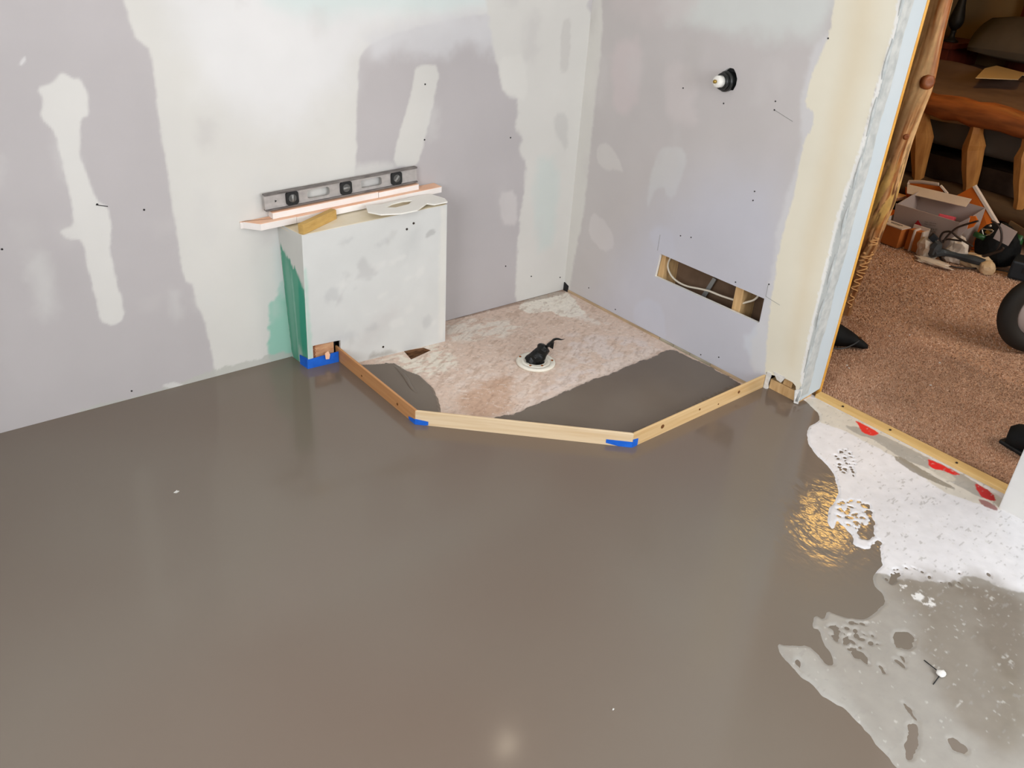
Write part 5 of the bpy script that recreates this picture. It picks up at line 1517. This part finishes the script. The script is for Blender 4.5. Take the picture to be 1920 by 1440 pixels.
r1, lid1 = small_box('small_carton', 'orange-brown small carton with white printed lid, nearest the log post', 2.045, 2.125, -0.555, -0.395, 0.108, math.radians(-6), M['card_tan'], M['card_white'])
bm = slab([(2.075, -0.410, CZ + 0.1145), (2.105, -0.412, CZ + 0.1145), (2.085, -0.440, CZ + 0.1145)], (0, 0, 1), 0.0012)
from_bm('red_mark', bm, M['red'], lid1)
for k in range(2):
    from_bm('print_line', obox((2.098 - 0.016 * k, -0.485, CZ + 0.1145), (0.008 if k == 0 else 0.003, 0.075 - 0.02 * k, 0.0014), rz=-0.1), M['darkprint'], lid1)
r2, _ = small_box('small_carton', 'half-hidden orange carton with torn white rim, beside the white bag', 2.075, 2.125, -0.655, -0.575, 0.115, math.radians(-4), M['card_tan'], M['card_white'], False)
for y in (-0.660, -0.612):
    from_bm('rim', block((2.060, y - 0.004, CZ), (2.128, y + 0.004, CZ + 0.125)), M['card_white'], r2)
from_bm('rim', block((2.122, -0.665, CZ + 0.09), (2.128, -0.57, CZ + 0.135)), M['card_white'], r2)
r3, _ = small_box('small_carton', 'orange-topped carton tucked behind the printed lid, left of the white carton', 2.15, 2.27, -0.405, -0.315, 0.13, 0.0, M['card_white'], M['card_orange'])
r4 = from_bm('dark_case', obox((2.36, -0.285, CZ + 0.085), (0.10, 0.10, 0.17), rz=0.1, bevel=0.006), M['navy'])
tag(r4, 'dark case between the log post and the cartons', 'case')
r5 = from_bm('pink_sheet', slab([(2.30, -0.23, 0.186), (2.31, -0.345, 0.186), (2.42, -0.345, 0.186), (2.42, -0.22, 0.186)], (0, 0, 1), 0.02), M['foam_pink'])
tag(r5, 'flat salmon sheet resting on the dark case', 'sheet')

# orange panel standing right of the carton
op = thing('orange_panel', 'bright orange cardboard panel with white edge leaning by the bed', 'panel', (2.46, -0.80, CZ))
oq = [(2.45, -0.66, CZ), (2.45, -0.94, CZ)] + [(2.470, -0.878, 0.170), (2.470, -0.681, 0.347), (2.470, -0.606, 0.273)]
quad_sheet('sheet', oq, M['card_orange'], op, 0.006)
V, F = tube([oq[1], oq[2], oq[3]], 0.014, 6)
mesh_obj('white_edge', V, F, M['card_white'], op)
oc = from_bm('torn_card', slab([(2.130, -0.849, 0.274), (2.130, -0.876, 0.282), (2.130, -0.894, 0.264), (2.130, -0.883, 0.225), (2.130, -0.851, 0.200), (2.130, -0.848, 0.244)], (-1, 0, 0), 0.01), M['card_orange'])
tag(oc, 'torn orange card corner at the right end of the white carton', 'card')
gy = quad_sheet('grey_card', [(2.100, -0.814, 0.230), (2.100, -0.859, 0.273), (2.100, -0.863, 0.209), (2.100, -0.829, 0.150)], M['card_grey'], None, 0.006)
tag(gy, 'bent grey card flap in front of the torn orange corner', 'card')


def crumple(name, label, cat, c, size, mat, seed, sub=3, amp=0.35, freq=7.0):
    bm = bmesh.new()
    bmesh.ops.create_icosphere(bm, subdivisions=sub, radius=1.0)
    for v in bm.verts:
        p = np.array(v.co[:])
        n = float(fbm(np.array([p[0] * freq / 4 + p[2] * 2.1 + seed]), np.array([p[1] * freq / 4 - p[2] * 1.7 + seed * 3]), seed, 3)[0]) - 0.5
        q = v.co * (1 + amp * 2.6 * n)
        v.co = Vector((c[0] + q.x * size[0], c[1] + q.y * size[1], max(0.0, q.z + 0.55) * size[2] + c[2]))
    o = from_bm(name, bm, mat)
    tag(o, label, cat)
    return o


crumple('plastic_bag', 'crumpled white plastic bag in front of the white carton', 'bag', (2.055, -0.715, CZ), (0.05, 0.055, 0.075), M['bag'], 2)
crumple('plastic_bag', 'cream plastic bag lying inside the looped cord', 'bag', (2.165, -0.935, CZ), (0.050, 0.09, 0.045), M['bag_tan'], 5)
crumple('plastic_bag', 'grey-white bag corner below the black tool bag', 'bag', (2.13, -0.835, CZ), (0.035, 0.06, 0.085), M['bag'], 9)
crumple('plastic_bag', 'rounded cream bundle next to the dark power tool', 'bag', (2.12, -1.025, CZ), (0.035, 0.042, 0.045), M['bag_tan'], 12, amp=0.15)
crumple('plastic_bag', 'flat white plastic sheet under the slate tool handle', 'bag', (1.985, -0.80, CZ), (0.045, 0.10, 0.014), M['bag'], 15)
crumple('cloth_bundle', 'taupe cloth bundle between the log post and the bed', 'cloth', (2.50, -0.36, CZ), (0.055, 0.06, 0.16), M['sheet'], 21)
# slate tool
tool = thing('power_tool', 'slate grey long-bodied tool lying across the plastic bags', 'tool', (2.06, -0.86, CZ))
tp_ = smooth_path([(2.007, -0.768, 0.055), (2.081, -0.781, 0.055), (2.109, -0.843, 0.055), (2.125, -0.925, 0.055), (2.138, -0.995, 0.055)], 5)
V, F = tube(tp_, [0.026 + 0.004 * math.sin(i * 0.5) for i in range(len(tp_))], 8, flat=0.8)
mesh_obj('body', V, F, M['slate'], tool)
V, F = tube([(2.030, -0.763, 0.052), (2.030, -0.764, 0.087), (2.030, -0.773, 0.117)], [0.030, 0.032, 0.022], 8)
mesh_obj('head', V, F, M['slate'], tool)
from_bm('plug', obox([(2.040, -0.733, 0.130)][0], (0.03, 0.04, 0.035), rz=0.6, rx=0.6, bevel=0.003), M['navy'], tool)


def loose_cable(label, pts, r=0.006):
    V, F = tube(smooth_path(pts, 7), r, 7)
    o = mesh_obj('loose_cable', V, F, M['cord'], None, True)
    tag(o, label, 'cable')
    return o


loose_cable('brown-black cable looping up over the cream plastic bag', [(2.080, -0.767, 0.100), (2.080, -0.751, 0.123), (2.080, -0.755, 0.157), (2.080, -0.777, 0.173), (2.080, -0.803, 0.176), (2.080, -0.839, 0.160), (2.080, -0.883, 0.150), (2.080, -0.931, 0.138)], 0.0055)
loose_cable('dark cable rising from the slate tool to the torn card', [(2.075, -0.776, 0.110), (2.075, -0.784, 0.143), (2.075, -0.804, 0.183), (2.075, -0.833, 0.219), (2.075, -0.916, 0.276)], 0.0055)
loose_cable('short dark cable running level over the cream plastic bag', [(2.085, -0.766, 0.114), (2.085, -0.788, 0.131), (2.085, -0.828, 0.140), (2.085, -0.864, 0.146)], 0.005)
loose_cable('dark cable lying flat along the carpet in front of the tool', [(2.111, -0.768, 0.020), (2.057, -0.811, 0.020), (2.016, -0.878, 0.020), (2.072, -0.945, 0.020), (2.172, -1.002, 0.020), (2.222, -1.066, 0.020), (2.236, -1.117, 0.020)], 0.005)
loose_cable('dark cable bundle tied with white wraps by the green tool', [(2.160, -0.951, 0.066), (2.160, -0.991, 0.095), (2.160, -1.025, 0.122), (2.160, -1.043, 0.136), (2.160, -1.052, 0.157)], 0.008)
loose_cable('thin dark cable arching over the grey card beside the tool bag', [(2.170, -0.944, 0.270), (2.170, -0.982, 0.258), (2.170, -1.009, 0.230), (2.170, -1.026, 0.180), (2.170, -1.021, 0.127)], 0.0055)
# black tool bag with metal ring
tb = thing('tool_bag', 'slumped black tool bag with a triangular metal ring', 'bag', (2.33, -0.96, CZ))
bm = bmesh.new()
bmesh.ops.create_icosphere(bm, subdivisions=3, radius=1.0)
for v in bm.verts:
    n = float(fbm(np.array([v.co.x * 1.6 + v.co.z]), np.array([v.co.y * 1.6 + 3]), 31, 3)[0]) - 0.5
    q = v.co * (1 + 0.4 * n)
    v.co = Vector((2.33 + q.x * 0.08, -0.955 + q.y * 0.125, max(0.0, q.z + 0.6) * 0.14 + CZ))
from_bm('body', bm, M['darkbag'], tb)
tri = [(2.210, -0.896, 0.204), (2.210, -0.957, 0.211), (2.210, -0.921, 0.172), (2.210, -0.896, 0.204)]
V, F = tube(smooth_path(tri, 4), 0.0038, 6)
mesh_obj('metal_ring', V, F, M['steel'], tb, True)
from_bm('badge', obox([(2.215, -0.932, 0.193)][0], (0.004, 0.03, 0.018), rz=0.1, rx=0.3), M['brass'], tb)
V, F = lathe([(0.007, 0), (0.008, 0.006), (0.004, 0.009)], [(2.240, -0.922, 0.222)][0], (-0.8, -0.2, 0.6), 12)
mesh_obj('rivet', V, F, M['steel'], tb, True)
# green and navy tools at the right edge
gt = thing('green_tool', 'dark green power tool lying behind the navy case', 'tool', (2.40, -1.13, CZ))
from_bm('housing', obox((2.44, -1.25, 0.065), (0.12, 0.16, 0.11), rz=0.3, bevel=0.02), M['green'], gt)
V, F = tube([(2.340, -1.049, 0.105), (2.340, -1.048, 0.151), (2.340, -1.051, 0.197)], [0.022, 0.024, 0.02], 8)
mesh_obj('grip', V, F, M['green'], gt, True)
V, F = tube([(2.200, -0.871, 0.170), (2.200, -0.929, 0.162)], 0.015, 8)
gb = mesh_obj('green_bottle', V, F, M['green'], None, True)
tag(gb, 'small green cylinder peeking out below the tool bag', 'cylinder')
nv = thing('navy_case', 'dark navy plastic case on the carpet at the right edge', 'case', (2.26, -1.22, CZ))
from_bm('body', obox((2.26, -1.225, 0.06), (0.15, 0.26, 0.10), rz=0.25, bevel=0.012), M['navy'], nv)
from_bm('latch', obox((2.178, -1.20, 0.07), (0.012, 0.05, 0.03), rz=0.25, bevel=0.003), M['black'], nv)
c1 = quad_sheet('grey_card', [(2.190, -0.975, 0.178), (2.190, -0.988, 0.265), (2.190, -1.078, 0.246), (2.190, -1.059, 0.163)], M['card_grey'], None, 0.005)
tag(c1, 'square grey card leaning on the green tool', 'card')
c3 = quad_sheet('brown_card', [(2.330, -0.973, 0.214), (2.330, -0.977, 0.254), (2.330, -1.089, 0.223), (2.330, -1.082, 0.179)], M['lowrail'], None, 0.012)
tag(c3, 'brown card with pale edge at the far right of the clutter', 'card')

# wheel at the right edge of the doorway view
WC = Vector((1.30, -1.58, 0.185))
wheel = thing('rubber_wheel', 'black rubber wheel standing on the carpet at the right edge', 'wheel', (WC.x, WC.y, 0.01))
wn = Vector((0.62, 0.76, -0.12)).normalized()
wa_ = wn.cross(Vector((0, 0, 1))).normalized(); wb_ = wa_.cross(wn)
ring = [WC + (wa_ * math.cos(2 * math.pi * k / 40) + wb_ * math.sin(2 * math.pi * k / 40)) * 0.132 for k in range(40)]
V, F = tube(ring, 0.040, 12, closed=True)
mesh_obj('tyre', V, F, M['tyre'], wheel, True)
V, F = lathe([(0.030, -0.02), (0.098, -0.012), (0.099, 0.012), (0.030, 0.02)], WC, wn, 28)
mesh_obj('hub', V, F, M['card_grey'], wheel, True)

# black pointed things on the carpet, either side of the doorway view
def shell(name, label, cat, rings, mat, extra=None):
    """closed skin over a few rings of points"""
    V, F = [], []
    n = len(rings[0])
    for r in rings: V += [tuple(p) for p in r]
    for i in range(len(rings) - 1):
        for k in range(n): F.append((i * n + k, i * n + (k + 1) % n, (i + 1) * n + (k + 1) % n, (i + 1) * n + k))
    F.append(tuple(range(n))[::-1]); F.append(tuple((len(rings) - 1) * n + k for k in range(n)))
    o = thing(name, label, cat, (np.mean([p[0] for p in V]), np.mean([p[1] for p in V]), CZ))
    mesh_obj('body', V, F, mat, o, True)
    return o


def fin(p, q, hw, hh):
    """ellipse ring round the point p, across direction q"""
    p = Vector(p); q = Vector((q[0], q[1], 0)).normalized(); n = Vector((-q.y, q.x, 0))
    return [p + n * hw * math.cos(2 * math.pi * k / 12) + Vector((0, 0, 1)) * hh * (math.sin(2 * math.pi * k / 12)) for k in range(12)]


d_ = (0.75, -0.66)
bag = shell('black_pouch', 'black fabric pouch with piping and pointed corner, beside the jamb', 'pouch',
            [fin((0.52, -0.98, 0.065), d_, 0.07, 0.06), fin((0.57, -1.03, 0.062), d_, 0.075, 0.055), fin((0.62, -1.08, 0.052), d_, 0.07, 0.045),
             fin((0.655, -1.125, 0.040), d_, 0.05, 0.03), fin((0.675, -1.165, 0.028), d_, 0.03, 0.018), fin((0.685, -1.185, 0.022), d_, 0.012, 0.010)], M['darkbag'])
V, F = tube(smooth_path([(0.472, -1.126, 0.050), (0.493, -1.156, 0.050), (0.532, -1.169, 0.050), (0.581, -1.170, 0.050), (0.630, -1.165, 0.050), (0.665, -1.157, 0.050)], 5), 0.003, 6)
mesh_obj('piping', V, F, M['slate'], bag, True)
V, F = lathe([(0.006, 0), (0.007, 0.006), (0.003, 0.008)], [(0.657, -1.157, 0.055)][0], (0, 0, 1), 10)
mesh_obj('piping_end', V, F, M['fibre'], bag, True)
d2 = (0.62, -0.78)
sh = shell('black_shoe', 'black shoe toe poking out behind the white wall edge', 'shoe',
           [fin((0.435, -1.885, 0.045), (0.3, -1), 0.035, 0.030), fin((0.440, -1.905, 0.050), (0.3, -1), 0.055, 0.040), fin((0.450, -1.945, 0.055), (0.3, -1), 0.062, 0.045),
            fin((0.465, -2.0, 0.062), (0.3, -1), 0.06, 0.052), fin((0.48, -2.06, 0.07), (0.3, -1), 0.055, 0.060)], M['darkbag'])
from_bm('sole', obox((0.452, -1.97, 0.018), (0.125, 0.17, 0.016), rz=-0.25, bevel=0.006), M['black'], sh)
# specks of white on the carpet
for k, p in enumerate([(0.456, -1.234, 0.018), (0.442, -1.252, 0.018), (0.882, -1.177, 0.018), (0.975, -1.221, 0.018), (0.828, -1.437, 0.018), (0.601, -1.518, 0.018)]):
    o = from_bm('paper_crumb', obox((p[0], p[1], p[2]), (0.008, 0.004, 0.003), rz=k * 1.1), M['gypsum'])
    tag(o, 'tiny white crumb on the tan carpet', 'crumb', 'crumbs on the carpet')
